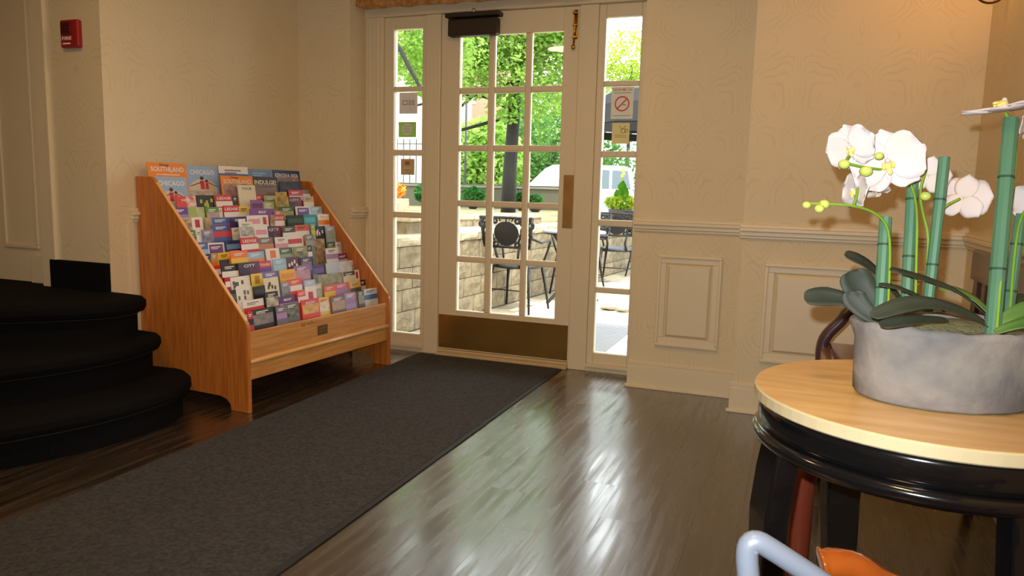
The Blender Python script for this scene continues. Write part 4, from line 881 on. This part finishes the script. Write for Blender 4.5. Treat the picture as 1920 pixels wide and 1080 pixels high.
# ------------------------------------------------------------------ wall sconce beside the corner
sn=thing('wall_sconce','dark brown scrolled metal sconce on the right wall near corner','lamp',(2.62,-0.85,1.9))
MB().torus((2.556,-0.80,1.982),0.058,0.0045,(1,0,0),(0,0,1),28,8).build('scroll',M('dark brown metal',(66,38,26),0.4,0.6),sn,smooth=True)
MB().lathe([(0.04,0.0),(0.04,0.01),(0.02,0.015)],(0,0,0),20,mat=Matrix.Translation((2.62,-0.85,2.08))@Matrix.Rotation(R(-90),4,'Y')).build('backplate',M('dark brown metal',(66,38,26)),sn)
MB().tube([(2.612,-0.85,2.08),(2.57,-0.87,2.04),(2.53,-0.92,2.05),(2.51,-0.98,2.12)],0.006,8).build('arm',M('dark brown metal',(66,38,26)),sn,smooth=True)
MB().lathe([(0.001,2.12),(0.03,2.125),(0.032,2.13),(0.012,2.14),(0.012,2.2)],(2.51,-0.98,0),16).build('candle_cup',M('dark brown metal',(66,38,26)),sn)
MB().ell((2.51,-0.98,2.225),0.014,0.014,0.028,10,8).build('bulb',emit_mat('bulb glow',(1.0,0.62,0.25),18),sn,smooth=True)
lamp('sconce_light','POINT',(2.51,-0.98,2.225),8.0,(1.0,0.47,0.12),0.03)
# ------------------------------------------------------------------ added ceiling lamps, unseen above the frame, to brighten the room
CL=emit_mat('added lamp diffuser',(1.0,0.78,0.5),3.0)
for i,(x,y,e,nm) in enumerate([(0.8, -1.8, 13, 'the entrance end of the room'), (-0.5, -3.1, 15, 'the runner mat'), (1.7, -4.0, 14, 'the seating area')]):
    t_=thing('added_ceiling_light','added unseen round warm ceiling light above '+nm,'ceiling light',(x,y,CZ-0.05))
    MB().lathe([(0.17,CZ-0.03),(0.18,CZ-0.02),(0.18,CZ)],(x,y,0),32).build('rim',BRASSD,t_)
    MB().lathe([(0.14,CZ-0.045),(0.165,CZ-0.035),(0.165,CZ-0.03)],(x,y,0),32).build('diffuser',CL,t_)
    lamp('added_ceiling_fill','AREA',(x,y,CZ-0.06),e,(1.0,0.60,0.26),0.32)

# ------------------------------------------------------------------ outdoors: patio, retaining wall, terrace
PAVE=M('sandy pavers',(196,186,164),0.8,noise=0.14,scale=8,bump=0.2); STONE=M('split face stone',(104,92,70),0.9,scale=14,col2=(134,120,94),bump=0.9,bscale=40)
CAPM=M('rough cap stone',(140,128,102),0.85,scale=12,col2=(168,156,130),bump=0.7,bscale=36); CONC=M('bright concrete',(214,210,200),0.8,noise=0.06,scale=3)
patio=struct('patio_ground', box(-1.2,7.0,0.16,9.0,-0.2,-0.012), M('sand bed',(150,140,118),0.9))
pme=box(-0.098,0.098,-0.098,0.098,-0.04,-0.002).data('paver',PAVE)
for i in range(11):
    for j in range(24):
        x=-0.78+0.2*i+(0.1 if j%2 else 0); y=0.28+0.2*j
        if x < -0.85+0.0875*y+0.12: continue
        p=bpy.data.objects.new('paver',pme); COL.objects.link(p); p.parent=patio; p.location=(x,y,random.uniform(-0.002,0.002))
def wx(y): return -0.935+0.0875*y
wang=-math.atan(0.0875)
def block_mesh(name,L,H,D,mat,rough,seed):
    rnd=random.Random(seed); nu,nv=6,4; vs=[]; m=MB()
    for j in range(nv):
        for i in range(nu):
            e=(i in (0,nu-1)) or (j in (0,nv-1))
            vs.append((0.0-(0.010 if e else 0)+(0 if e else rnd.uniform(-rough,rough)), -L/2+L*i/(nu-1), H*j/(nv-1)))
    k=len(vs); vs += [(-D,-L/2,0),(-D,L/2,0),(-D,L/2,H),(-D,-L/2,H)]
    m.v=vs
    for j in range(nv-1):
        for i in range(nu-1): m.f.append((j*nu+i,j*nu+i+1,(j+1)*nu+i+1,(j+1)*nu+i))
    m.f += [(k,k+1,k+2,k+3),tuple(range(nu))+(k+1,k),tuple(range((nv-1)*nu,nv*nu))+(k+2,k+3),tuple(j*nu for j in range(nv))+(k+3,k),tuple(j*nu+nu-1 for j in range(nv))+(k+2,k+1)]
    return m.data(name,mat)
rw=thing('retaining_wall','low tan split-face block retaining wall running away from entrance','wall',(-0.9,0.2,0))
bms=[block_mesh('stone_block',0.312,0.160,0.24,STONE,0.012,s) for s in range(5)]; cms=[block_mesh('cap_stone',0.312,0.066,0.30,CAPM,0.010,s+20) for s in range(4)]
for c in range(4):
    for i in range(21):
        y=0.22+0.318*i+(0.159 if c%2 else 0)
        if y-0.16<0.17: y+=0.02
        o=bpy.data.objects.new('stone_block',bms[(i*3+c*2)%5]); COL.objects.link(o); o.parent=rw; o.matrix_parent_inverse=wm(rw).inverted()
        o.location=(wx(y)-0.012*c,max(y,0.325),0.165*c); o.rotation_euler=(0,0,wang)
for i in range(21):
    y=0.33+0.318*i; o=bpy.data.objects.new('cap_stone',cms[i%4]); COL.objects.link(o); o.parent=rw; o.matrix_parent_inverse=wm(rw).inverted()
    o.location=(wx(y)-0.02,y,0.662); o.rotation_euler=(0,0,wang)
struct('terrace_ground', MB().prism([(wx(0.18)-0.20,0.18),(wx(7)-0.20,7.0),(0.2,9.0),(0.2,10.4),(-14,10.4),(-14,0.18)],0.3,0.715), CONC)
# stone pier with cap, and planter kerb, on the terrace
pr=thing('stone_pier','short stone pier with an overhanging pale cap on the terrace','pier',(-1.6,1.1,0.715))
for i in range(3): MB().box(-2.05+0.31*i,-1.75+0.31*i,1.0,1.3,0.715,0.83).build('stone_block',STONE,pr,bevel=0.008)
MB().box(-2.1,-1.06,0.95,1.35,0.83,0.885).build('cap_stone',CAPM,pr,bevel=0.012)
kb=thing('planter_kerb','low curved stone planter kerb on the terrace behind retaining wall','kerb',(-1.4,2.5,0.715))
kx=lambda y:-1.39+0.30*(y-2.58)
for i in range(8):
    y=1.75+0.30*i; a=Matrix.Translation((kx(y),y,0))@Matrix.Rotation(-math.atan(0.30),4,'Z')
    MB().box(-0.2,0.0,-0.148,0.148,0.715,0.79,a).build('stone_block',STONE,kb,bevel=0.006)
    MB().box(-0.23,0.02,-0.150,0.150,0.79,0.835,a).build('cap_stone',CAPM,kb,bevel=0.008)
struct('planter_soil', MB().prism([(kx(1.6)-0.2,1.6),(kx(5)-0.2,5.0),(-1.2,9.0),(-9,9.0),(-9,1.6)],0.7155,0.74), M('mulch and ground cover',(96,104,60),0.95,scale=6,col2=(140,120,84),bump=0.8))
struct('street_ground', box(-60,60,10.4,120,-0.3,0.0), M('asphalt',(150,148,144),0.9,noise=0.1,scale=0.6))
struct('patio_outer_ground', box(7.0,60,0.16,10.4,-0.3,-0.012), PAVE)
# ribbed mat outside the door
em=thing('outdoor_mat','grey ribbed outdoor mat with a pale edge outside the door','mat',(0.15,0.95,0))
box(-0.45,0.70,0.2,1.69,0.0,0.010).build('mat_body',M('grey ribbed rubber',(120,122,126),0.6,noise=0.1,scale=40),em)
for i in range(48): box(-0.44,0.69,0.22+0.03*i,0.236+0.03*i,0.010,0.014).build('rib',M('grey rib',(136,138,142),0.55,noise=0.1),em)
box(0.70,0.74,0.2,1.69,0.0,0.012).build('edge_strip',M('pale edge strip',(214,210,200),0.5),em)
DL=M('dead leaf',(118,98,60),0.8,noise=0.3)
for k,(p,s) in enumerate((((0.261, 2.464, 0.0),0.09),((0.404, 2.403, 0.0),0.07))):
    m=MB(); n=9
    m.v=[(p[0]+s*math.cos(2*math.pi*i/n)*(1+0.25*math.sin(3*i)),p[1]+s*0.8*math.sin(2*math.pi*i/n),0.006+0.014*abs(math.sin(1.9*i))) for i in range(n)]+[(p[0],p[1],0.004)]
    m.f=[(i,(i+1)%n,n) for i in range(n)]
    o=m.build('fallen_leaf',DL); sd=o.modifiers.new('t','SOLIDIFY'); sd.thickness=0.003
    tag(o,('larger pale' if k==0 else 'smaller curled')+' dead leaf lying on the patio pavers','leaf')

# ------------------------------------------------------------------ cast iron patio chairs and table
def patio_chair():
    t=thing('patio_chair','','chair',(0,0,0),0,'cast iron patio chairs')
    m=MB(); n=24; m.lathe([(0.215,0.415),(0.232,0.422),(0.232,0.436),(0.22,0.442)],(0,0,0),n,sy=0.98)
    m.build('seat',M('blue grey iron seat',(84,90,96),0.42,0.4,noise=0.2,scale=40,bump=0.3),t,local=True)
    m=MB(); m.torus((0,0,0.412),0.222,0.012,(1,0,0),(0,1,0),28,6); m.build('seat_rim',IRON,t,local=True,smooth=True)
    zb,zt2=0.60,0.865
    for s in (-1,1):
        MB().tube([(s*0.225,-0.245,zb-0.005),(s*0.262,-0.275,zt2+0.005)],[0.014,0.014],8).build('back_post',IRON,t,local=True,smooth=True)
        MB().tube([(s*0.12,-0.195,0.42),(s*0.105,-0.225,0.50),(s*0.125,-0.245,zb)],[0.016,0.013,0.013],8).build('back_support',IRON,t,local=True,smooth=True)
        MB().tube([(s*0.245,-0.26,0.69),(s*0.285,-0.12,0.645),(s*0.285,0.05,0.66),(s*0.265,0.13,0.645),(s*0.235,0.13,0.55),(s*0.205,0.10,0.43)],[0.011]*6,8).build('arm',IRON,t,local=True,smooth=True)
        MB().tube([(s*0.175,0.15,0.42),(s*0.20,0.18,0.22),(s*0.225,0.215,0.0)],[0.018,0.013,0.010],8).build('leg',IRON,t,local=True,smooth=True)
        MB().tube([(s*0.185,-0.16,0.42),(s*0.205,-0.19,0.22),(s*0.235,-0.24,0.0)],[0.018,0.013,0.010],8).build('leg',IRON,t,local=True,smooth=True)
    MB().tube([(-0.265,-0.277,zt2),(0.265,-0.277,zt2)],0.012,8).build('top_rail',IRON,t,local=True,smooth=True)
    MB().tube([(-0.225,-0.246,zb),(0.225,-0.246,zb)],0.012,8).build('bottom_rail',IRON,t,local=True,smooth=True)
    def bz(x,z): return (x*(1+0.15*(z-zb)/(zt2-zb)),-0.247-0.03*(z-zb)/(zt2-zb),z)
    m=MB(); vs=[bz(0.115*math.cos(a_),0.725+0.115*math.sin(a_)*(1.0 if math.sin(a_)<0 else 0.92)) for a_ in [2*math.pi*k/20 for k in range(20)]]
    m.v=[(x,y-0.006,z) for x,y,z in vs]+[(x,y+0.006,z) for x,y,z in vs]; m.f=[tuple(range(20)),tuple(range(20,40))[::-1]]+[(k,(k+1)%20,20+(k+1)%20,20+k) for k in range(20)]
    m.build('medallion',IRON,t,local=True)
    for s in (-1,1):
        for (x,z,r) in ((0.155,0.655,0.036),(0.175,0.745,0.042),(0.15,0.825,0.028),(0.205,0.64,0.026),(0.218,0.70,0.024),(0.222,0.80,0.026),(0.10,0.835,0.020),(0.105,0.625,0.020),(0.145,0.70,0.018),(0.19,0.835,0.020)):
            m=MB(); c=bz(s*x,z); m.torus(c,r,0.012,(1,0,0),(0,-0.1,1),14,6); m.build('scroll',IRON,t,local=True,smooth=True)
    for x in (-0.05,0.0,0.05): MB().tube([bz(x,0.83),bz(x*1.3,zt2)],0.007,6).build('scroll_bar',IRON,t,local=True,smooth=True)
    MB().tube([(-0.205,-0.19,0.2),(0.205,-0.19,0.2)],0.006,6).build('stretcher',IRON,t,local=True,smooth=True)
    return t
pc=patio_chair()
spots=[((-0.53,2.06,0),R(-6),'black cast iron chair with its back to the glazed door, nearest retaining wall'),
       ((-0.34,3.42,0),R(172),'black cast iron chair facing the door beyond the small round patio table'),
       ((-0.16,4.62,0),R(4),'black cast iron chair seen low through right sidelight, below the planter'),
       ((0.06,5.55,0),R(-14),'farthest black cast iron chair, its scrolled back showing below the yellow planter')]
for i,(l,a,lb) in enumerate(spots):
    o=pc if i==0 else copy_tree(pc)
    o.location=l; o.rotation_euler=(0,0,a); o['label']=lb
pt=thing('patio_table','small round black iron patio table with a pale blue grey top','table',(-0.20,2.78,0))
MB().lathe([(0.30,0.700),(0.312,0.705),(0.312,0.718),(0.30,0.724)],(-0.20,2.78,0),32).build('table_top',M('blue grey iron top',(142,150,156),0.4,0.4,noise=0.15,scale=50),pt)
MB().torus((-0.20,2.78,0.698),0.30,0.011,(1,0,0),(0,1,0),30,6).build('rim',IRON,pt,smooth=True)
for k in range(4):
    a=R(45+90*k); c,s=math.cos(a),math.sin(a)
    MB().tube(smooth_poly3([(-0.20+0.24*c,2.78+0.24*s,0.70),(-0.20+0.11*c,2.78+0.11*s,0.50),(-0.20+0.09*c,2.78+0.09*s,0.28),(-0.20+0.16*c,2.78+0.16*s,0.12),(-0.20+0.29*c,2.78+0.29*s,0.0)]),0.017,8).build('leg',IRON,pt,smooth=True)
MB().torus((-0.20,2.78,0.30),0.09,0.010,(1,0,0),(0,1,0),18,6).build('stretcher_ring',IRON,pt,smooth=True)

# ------------------------------------------------------------------ planting
G1=leaf_mat('sunlit maple leaves',(112,156,58),(166,192,104),0.5,1.4); G2=leaf_mat('hedge leaves',(58,98,50),(100,140,70),0.4,1.0); G3=leaf_mat('shrub leaves',(44,96,46),(84,140,70),0.3,4)
G4=leaf_mat('yellow green leaves',(178,190,60),(120,160,50),0.4,8); BARK=M('dark grey bark',(26,24,22),0.9,scale=10,stretch=(6,6,1),noise=0.3,bump=0.7)
def cloud(blobs, n, size, rnd, squash=1.0):
    m=MB(); tot=sum(b[3]*b[4]*b[5] for b in blobs)
    for (cx,cy,cz,rx,ry,rz) in blobs:
        k=int(n*rx*ry*rz/tot)
        for _ in range(k):
            while True:
                a,b,c=rnd.uniform(-1,1),rnd.uniform(-1,1),rnd.uniform(-1,1); d=a*a+b*b+c*c
                if 0.12<d<1: break
            p=Vector((cx+a*rx,cy+b*ry,cz+c*rz)); s=size*rnd.uniform(0.6,1.3)
            u=Vector((rnd.gauss(0,1),rnd.gauss(0,1),rnd.gauss(0,0.6))).normalized(); w=u.orthogonal().normalized(); w=(Matrix.Rotation(rnd.uniform(0,6.28),3,u)@w)
            q=len(m.v); m.v += [tuple(p-u*s),tuple(p+w*s*0.55),tuple(p+u*s),tuple(p-w*s*0.55)]; m.f.append((q,q+1,q+2,q+3))
    return m
def leaves(m,name,mat,parent,label=None):
    me=bpy.data.meshes.new(name); me.from_pydata(m.v,[],m.f); me.materials.append(mat); o=bpy.data.objects.new(name,me); COL.objects.link(o)
    if parent: o.parent=parent; o.matrix_parent_inverse=wm(parent).inverted()
    o['kind']='stuff'; return o
rnd=random.Random(3)
tx,ty=-2.56,7.0
tr=thing('street_tree','large bright green leafy tree with a straight dark trunk on terrace','tree',(tx,ty,0.74))
MB().tube([(tx,ty,0.72),(tx+0.01,ty,1.4),(tx+0.06,ty,2.3),(tx+0.10,ty,3.4),(tx+0.05,ty,4.6)],[0.125,0.112,0.10,0.085,0.05],12).build('trunk',BARK,tr,smooth=True)
for pts in ([(tx+0.05,ty,2.35),(tx-0.5,ty-0.1,2.65),(tx-1.1,ty-0.2,2.55),(tx-1.6,ty-0.2,2.45)],[(tx+0.08,ty,2.8),(tx-0.55,ty+0.1,2.75),(tx-1.0,ty,2.35)],[(tx+0.08,ty,3.0),(tx-0.9,ty-0.3,3.35),(tx-1.9,ty-0.3,3.9)],[(tx+0.08,ty,3.2),(tx+0.7,ty,3.5),(tx+1.2,ty,4.2)],
            [(tx+0.05,ty,2.3),(tx-0.9,ty,2.05),(tx-1.5,ty+0.2,2.0)]):
    MB().tube(smooth_poly3(pts),[0.035-0.02*i/len(smooth_poly3(pts)) for i in range(len(smooth_poly3(pts)))],7).build('branch',BARK,tr,smooth=True)
leaves(cloud([(tx,ty,3.9,1.5,1.1,0.95),(tx-1.3,ty-0.2,3.7,1.1,0.9,0.9),(tx+0.75,ty+0.1,3.35,0.75,0.7,0.75),(tx-0.1,ty-0.5,3.0,0.75,0.5,0.5),(tx+0.65,ty-0.2,2.55,0.45,0.4,0.35),(tx-1.0,ty-0.2,2.75,0.7,0.5,0.30),(tx+0.05,ty-0.4,2.4,0.35,0.3,0.3),(tx-0.5,ty,4.6,1.6,1.2,0.5)],42000,0.042,rnd),'foliage',G1,tr)
tx2,ty2=(-2.672, 4.3)
t2=thing('street_tree','nearer tree whose leaning dark branch fills the left sidelight top','tree',(tx2-1.4,ty2,0.74))
MB().tube([(tx2-1.4,ty2+0.1,0.72),(tx2-1.38,ty2+0.1,2.2),(tx2-1.3,ty2,3.4)],[0.10,0.09,0.06],10).build('trunk',BARK,t2,smooth=True)
MB().tube([(-3.18, 4.3, 3.021),(-3.046, 4.3, 2.849),(-2.92, 4.3, 2.625),(-2.748, 4.3, 2.354),(-2.629, 4.4, 2.216)],[0.024,0.03,0.03,0.022,0.012],8).build('branch',BARK,t2,smooth=True)
MB().tube([(tx2-1.33,ty2,3.2),(-3.18, 4.3, 3.021)],[0.04,0.028],8).build('branch',BARK,t2,smooth=True)
c2_=(-3.11, 4.6, 2.904)
leaves(cloud([(c2_[0]+0.1,c2_[1]+0.5,c2_[2]+0.12,0.75,0.4,0.66),(c2_[0]-0.7,c2_[1]+0.5,c2_[2]+0.5,0.6,0.4,0.6)],5000,0.036,rnd),'foliage',G1,t2)
def bush(name,label,cat,blobs,n,size,mat,base,pot=None,group=None):
    t=thing(name,label,cat,base,0,group); leaves(cloud(blobs,n,size,rnd),'foliage',mat,t); return t
# far greenery across the street
FT=[((-6.676, 15.5, 2.074),1.2,1.05,'pale sunlit bushy tree across street, left of dark trunk'),((-8.828, 25.0, 2.327),1.4,1.3,'pale green bushy tree across street, right of dark trunk'),((-6.622, 22.0, 2.944),2.4,2.3,'tall deep green tree across street behind the white car'),
    ((-5.922, 31.0, 2.875),4.4,3.6,'dark green tree behind the parked grey vehicle'),((-8.269, 42.0, 8.93),2.6,2.1,'distant pale tree top against white sky in right sidelight'),((-13.145, 39.0, 5.597),2.6,2.2,'distant hazy tree beside the street tree crown')]
for i,(p,rx,rz,lb) in enumerate(FT):
    t=thing('far_tree',lb,'tree',(p[0],p[1],0.0),0,'trees across the street')
    leaves(cloud([(p[0],p[1],p[2],rx,rx*0.8,rz),(p[0]+0.5*rx,p[1],p[2]-0.5*rz,rx*0.7,rx*0.6,rz*0.6),(p[0]-0.4*rx,p[1],p[2]-0.45*rz,rx*0.7,rx*0.6,rz*0.6)],6500,0.10,rnd),'foliage',[G1,G1,G2,G2,G4,G1][i],t)
    MB().tube([(p[0],p[1],0.0),(p[0],p[1],p[2])],[0.14,0.08],8).build('trunk',BARK,t,smooth=True)
# clipped shrubs in dark bowls along the concrete wall
DK=M('dark planter bowl',(58,46,40),0.7,noise=0.15)
for p,r,lb in (((-3.722, 8.2, 0.991),0.19,'rounded green shrub in a dark bowl, left of the tree trunk'),((-2.752, 8.2, 0.969),0.13,'small green shrub just right of the tree trunk'),((-2.335, 7.7, 0.945),0.11,'low green shrub farthest right along the concrete wall')):
    t=thing('potted_shrub',lb,'shrub',(p[0],p[1],0.74))
    MB().lathe([(0.06,0.74),(0.11,0.80),(0.13,max(0.86,p[2]-r*0.7)),(0.11,max(0.86,p[2]-r*0.7)-0.01)],(p[0],p[1],0),16).build('bowl',DK,t,smooth=True)
    leaves(cloud([(p[0],p[1],p[2],r*1.25,r,r*0.85)],900,0.035,rnd),'foliage',G3,t)
# planter with yellow flowers and tall canna by the right sidelight
pb=Vector((-0.513, 6.2, 0.875))
t=thing('flower_planter','dark planter of yellow flowers with a tall bright green canna','potted plant',(pb.x,pb.y,0.715))
MB().lathe([(0.13,0.715),(0.17,0.80),(0.18,pb.z),(0.165,pb.z)],(pb.x,pb.y,0),18).build('planter',DK,t,smooth=True)
leaves(cloud([(pb.x,pb.y,pb.z+0.09,0.25,0.18,0.11)],900,0.03,rnd),'foliage',G4,t)
MB().tube([(pb.x,pb.y,pb.z),(pb.x+0.01,pb.y,pb.z+0.50)],[0.012,0.008],6).build('canna_stem',STM,t)
CN=leaf_mat('canna leaf',(70,130,26),(96,150,44),0.4,5)
for dx,dz,l_,an in ((0.0,0.24,0.17,80),(0.03,0.19,0.13,60),(-0.02,0.17,0.12,115)):
    m=MB(); nn=10; a=R(an); ux,uz=math.cos(a),math.sin(a); 
    for i in range(nn):
        u=i/(nn-1); h=0.065*math.sin(math.pi*min(1,0.1+0.9*u)); 
        for q in (-1,0,1): m.v.append((pb.x+dx+ux*l_*u-uz*h*q,pb.y-0.02*abs(q)-0.03*u,pb.z+dz+uz*l_*u+ux*h*q))
    for i in range(nn-1):
        for q in range(2): m.f.append((i*3+q,i*3+q+1,i*3+4+q,i*3+3+q))
    o=m.build('canna_leaf',CN,t,smooth=True); sd=o.modifiers.new('t','SOLIDIFY'); sd.thickness=0.002
for dz in (0.47,0.51,0.55): MB().ell((pb.x+0.01+0.012*math.sin(dz*90),pb.y,pb.z+dz),0.022,0.022,0.03,8,6).build('canna_flower',M('yellow bloom',(236,206,120),0.6),t,smooth=True)
# orange flowers and little shrub in the left sidelight
ob=Vector((-3.04, 4.2, 0.96))
t=thing('flower_planter','stone planter of orange flowers seen in the left sidelight','potted plant',(ob.x,ob.y,0.74))
MB().box(ob.x-0.35,ob.x+0.12,ob.y-0.12,ob.y+0.12,0.74,ob.z).build('planter',CAPM,t,bevel=0.01)
leaves(cloud([(ob.x-0.02,ob.y,ob.z+0.10,0.14,0.1,0.11)],420,0.03,rnd),'foliage',leaf_mat('orange petals',(232,120,40),(246,190,90),0.4,14),t)
p=(-3.224, 5.2, 1.029)
bush('garden_shrub','small deep green shrub at right edge of left sidelight','shrub',[(p[0]+0.05,p[1],p[2],0.14,0.12,0.13)],500,0.035,G3,(p[0],p[1],0.74))

# ------------------------------------------------------------------ garden wall, fence, posts, umbrella
gw=thing('concrete_wall','beige concrete garden wall with a dark coping behind the trunk','wall',(-4,9.0,0.74))
for i in range(5): box(-8.1+1.24*i,-6.87+1.24*i,9.0,9.15,0.70,1.13).build('panel',M('beige concrete',(88,84,68),0.85,noise=0.08,scale=5),gw,bevel=0.008)
for i in range(5): box(-8.12+1.24*i,-6.88+1.24*i,8.96,9.19,1.13,1.165).build('coping',M('weathered coping',(120,116,98),0.85,noise=0.15),gw,bevel=0.006)
box(-8.1,-1.9,9.03,9.12,1.165,1.195).build('top_rail',M('dark rail',(70,66,60),0.6),gw)
fn=thing('iron_fence','black iron railings in front of the pale building at left','fence',(-7.2,10.2,0.72))
fx0=-6.748; fz=2.139; fn.location.x=fx0+0.6
FI=M('black iron paint',(34,34,36),0.5)
for i in range(9):
    x=fx0+0.155*i; MB().tube([(x,10.2,0.715),(x,10.2,fz)],0.011,5).build('bar',FI,fn)
for z in (fz-0.25,fz-0.10): MB().tube([(fx0-0.1,10.2,z),(fx0+1.35,10.2,z)],0.011,5).build('rail',FI,fn)
lp=(-5.618, 12.0, 1.276)
t=thing('lamp_post','thin black lamp post left of the tree trunk','lamp post',(lp[0],lp[1],0.0))
MB().tube([(lp[0],lp[1],0.0),(lp[0],lp[1],4.0)],0.026,8).build('pole',FI,t,smooth=True); MB().ell((lp[0],lp[1],4.15),0.14,0.14,0.2,12,8).build('globe',M('milk globe',(230,228,220),0.3),t,smooth=True)
up=(-3.388, 16.0, 1.542); u1=(-3.338, 16.0, 2.532); u2_=(-3.152, 16.0, 2.733)
t=thing('street_light','white curved street light pole in the right sidelight','street light',(up[0],up[1],0.0))
MB().tube([(up[0],up[1],0.0),up,(u1[0]-0.06,u1[1],u1[2]-0.25),u1,u2_,(u2_[0]+0.35,u2_[1],u2_[2]+0.14)],0.055,8).build('pole',M('white pole paint',(232,232,228),0.5),t,smooth=True)
ux,uy=0.12,5.95; uz=1.993
um=thing('patio_umbrella','dark charcoal patio umbrella with a straight valance beyond right sidelight','umbrella',(ux,uy,0))
CV=M('charcoal canvas',(11,11,12),0.85,noise=0.1)
m=MB(); prof=[(1.18,uz),(1.05,uz+0.26),(0.80,uz+0.44),(0.4,uz+0.54),(0.02,uz+0.58)]
m.lathe(prof,(ux,uy,0),8,rot=R(22.5)); m.f=m.f[:-2]; o=m.build('canopy',CV,um); sd=o.modifiers.new('t','SOLIDIFY'); sd.thickness=0.006
m=MB(); m.lathe([(1.18,uz-0.01),(1.17,uz-0.12)],(ux,uy,0),8,rot=R(22.5)); m.f=m.f[:-2]; o=m.build('valance',M('darker canvas',(7,7,8),0.85),um); sd=o.modifiers.new('t','SOLIDIFY'); sd.thickness=0.006
MB().tube([(ux,uy,0.0),(ux,uy,uz+0.58)],0.02,8).build('pole',FI,um,smooth=True); MB().lathe([(0.24,0.0),(0.24,0.05),(0.06,0.10),(0.04,0.3)],(ux,uy,0),20).build('base',FI,um)
for k in range(8):
    a=R(22.5+45*k); MB().tube([(ux,uy,uz+0.55),(ux+1.02*math.cos(a),uy+1.02*math.sin(a),uz+0.24)],0.007,5).build('rib',FI,um)

# ------------------------------------------------------------------ parked vehicles
TG=M('dark car glass',(70,84,90),0.1,noise=0.1); TY=M('tyre rubber',(28,28,28),0.8); HUB=M('wheel hub',(170,172,175),0.3,0.8)
def car(label,loc,rz,H,L,Wd,paint,prof,win,low=None):
    t=thing('parked_car',label,'car',loc,rz)
    def side_prism(pr,y0,y1):
        m=MB(); n=len(pr); m.v=[(x,y0,z) for x,z in pr]+[(x,y1,z) for x,z in pr]; m.f=[tuple(range(n)),tuple(range(n,2*n))[::-1]]+[(i,(i+1)%n,n+(i+1)%n,n+i) for i in range(n)]; return m
    side_prism(prof,-Wd/2,Wd/2).build('body',paint,t,local=True,bevel=0.06,seg=3)
    for w in win:
        side_prism(w,-Wd/2-0.006,-Wd/2+0.02).build('window',TG,t,local=True); side_prism(w,Wd/2-0.02,Wd/2+0.006).build('window',TG,t,local=True)
    if low:
        for (z0,z1,mt) in low: box(-L/2-0.01,L/2+0.01,-Wd/2-0.012,Wd/2+0.012,z0,z1).build('side_trim',mt,t,local=True)
    for sx in (-0.31,0.31):
        for sy in (-1,1):
            w=MB().lathe([(0.20,-0.1),(0.33,-0.1),(0.33,0.1),(0.20,0.1)],(0,0,0),20,mat=Matrix.Translation((sx*L,sy*(Wd/2-0.08),0.33))@Matrix.Rotation(R(90),4,'X')).build('wheel',TY,t,local=True)
            MB().lathe([(0.18,-0.11),(0.18,0.11)],(0,0,0),16,mat=Matrix.Translation((sx*L,sy*(Wd/2-0.08),0.33))@Matrix.Rotation(R(90),4,'X')).build('hub_cap',HUB,w,local=True)
    return t
WP=M('white car paint',(228,230,232),0.25,noise=0.03,coat=0.6); GP=M('grey green car paint',(120,136,134),0.25,noise=0.05,coat=0.6); RP=M('wine red car paint',(150,40,52),0.25,coat=0.5)
gp=(-4.732, 18.5, 0.982)
car('white and grey green van parked beyond the concrete wall and flower planter',(gp[0],18.5,0.0),R(50),2.0,3.4,1.55,WP,[(-1.7,0.3),(-1.7,0.95),(-1.5,1.12),(-0.75,1.78),(-0.45,1.92),(1.4,1.92),(1.66,1.72),(1.7,0.3)],[[(-1.2,1.2),(-0.66,1.72),(-0.1,1.78),(-0.1,1.2)],[(0.0,1.2),(0.0,1.78),(0.7,1.78),(0.7,1.2)],[(0.8,1.2),(0.8,1.78),(1.4,1.78),(1.55,1.2)]],[(0.42,1.02,GP)])
rp=(-4.164, 25.0, 0.925)
car('wine red car at the right edge of right sidelight',(rp[0]+2.0,25,0.0),0,1.3,4.2,1.7,RP,[(-2.1,0.3),(-2.1,0.75),(-1.3,0.85),(-0.7,1.3),(0.8,1.3),(1.5,0.9),(2.1,0.8),(2.1,0.3)],[[(-1.1,0.88),(-0.6,1.24),(0.0,1.24),(0.0,0.88)],[(0.1,0.88),(0.1,1.24),(0.7,1.24),(1.2,0.88)]])
# ------------------------------------------------------------------ far buildings
def building(name,label,x0,x1,y,z1,mat,wins,roof):
    t=thing('building',label,'building',((x0+x1)/2,y,0.0))
    box(x0,x1,y,y+6,0.0,z1).build('facade',mat,t)
    box(x0-0.15,x1+0.15,y-0.15,y+6.1,z1,z1+0.25).build('cornice',roof,t)
    for (a,b,c,d) in wins:
        w=box(a,b,y-0.04,y+0.01,c,d).build('window',M('window surround',(226,222,212),0.6),t); box(a+0.08,b-0.08,y-0.06,y-0.041,c+0.08,d-0.08).build('pane',M('far window glass',(150,176,190),0.15),w)
    return t
q0=(-20.66, 44.0, 4.529); q1=(-17.776, 44.0, 6.678)
bw=(-18.64, 44.0, 4.747)
building('b','peach brick building glimpsed between branches left of the trunk',q0[0]-0.5,q1[0]+0.4,44,q1[2]+3,M('peach brick',(166,128,104),0.85,noise=0.08,scale=2),[(bw[0]-0.5,bw[0]+0.5,bw[2]-0.6,bw[2]+0.5)]+[(q0[0]+0.4+1.5*i,q0[0]+1.2+1.5*i,q1[2]+0.2,q1[2]+1.6) for i in range(1)],M('grey cornice',(140,134,128),0.8))
q0=(-20.536, 34.0, 2.61); q1=(-18.18, 34.0, 5.154)
building('b','pale cream building beyond the iron railings in left sidelight',q0[0]-4,q1[0]+0.2,34,q1[2]+2.6,M('pale cream render',(168,160,142),0.85,noise=0.05,scale=2),[(q0[0]+0.15,q0[0]+0.75,q1[2]-2.6,q1[2]-0.6),(q0[0]+1.25,q0[0]+1.65,q1[2]-2.4,q1[2]-0.8)],M('grey cornice',(140,134,128)))
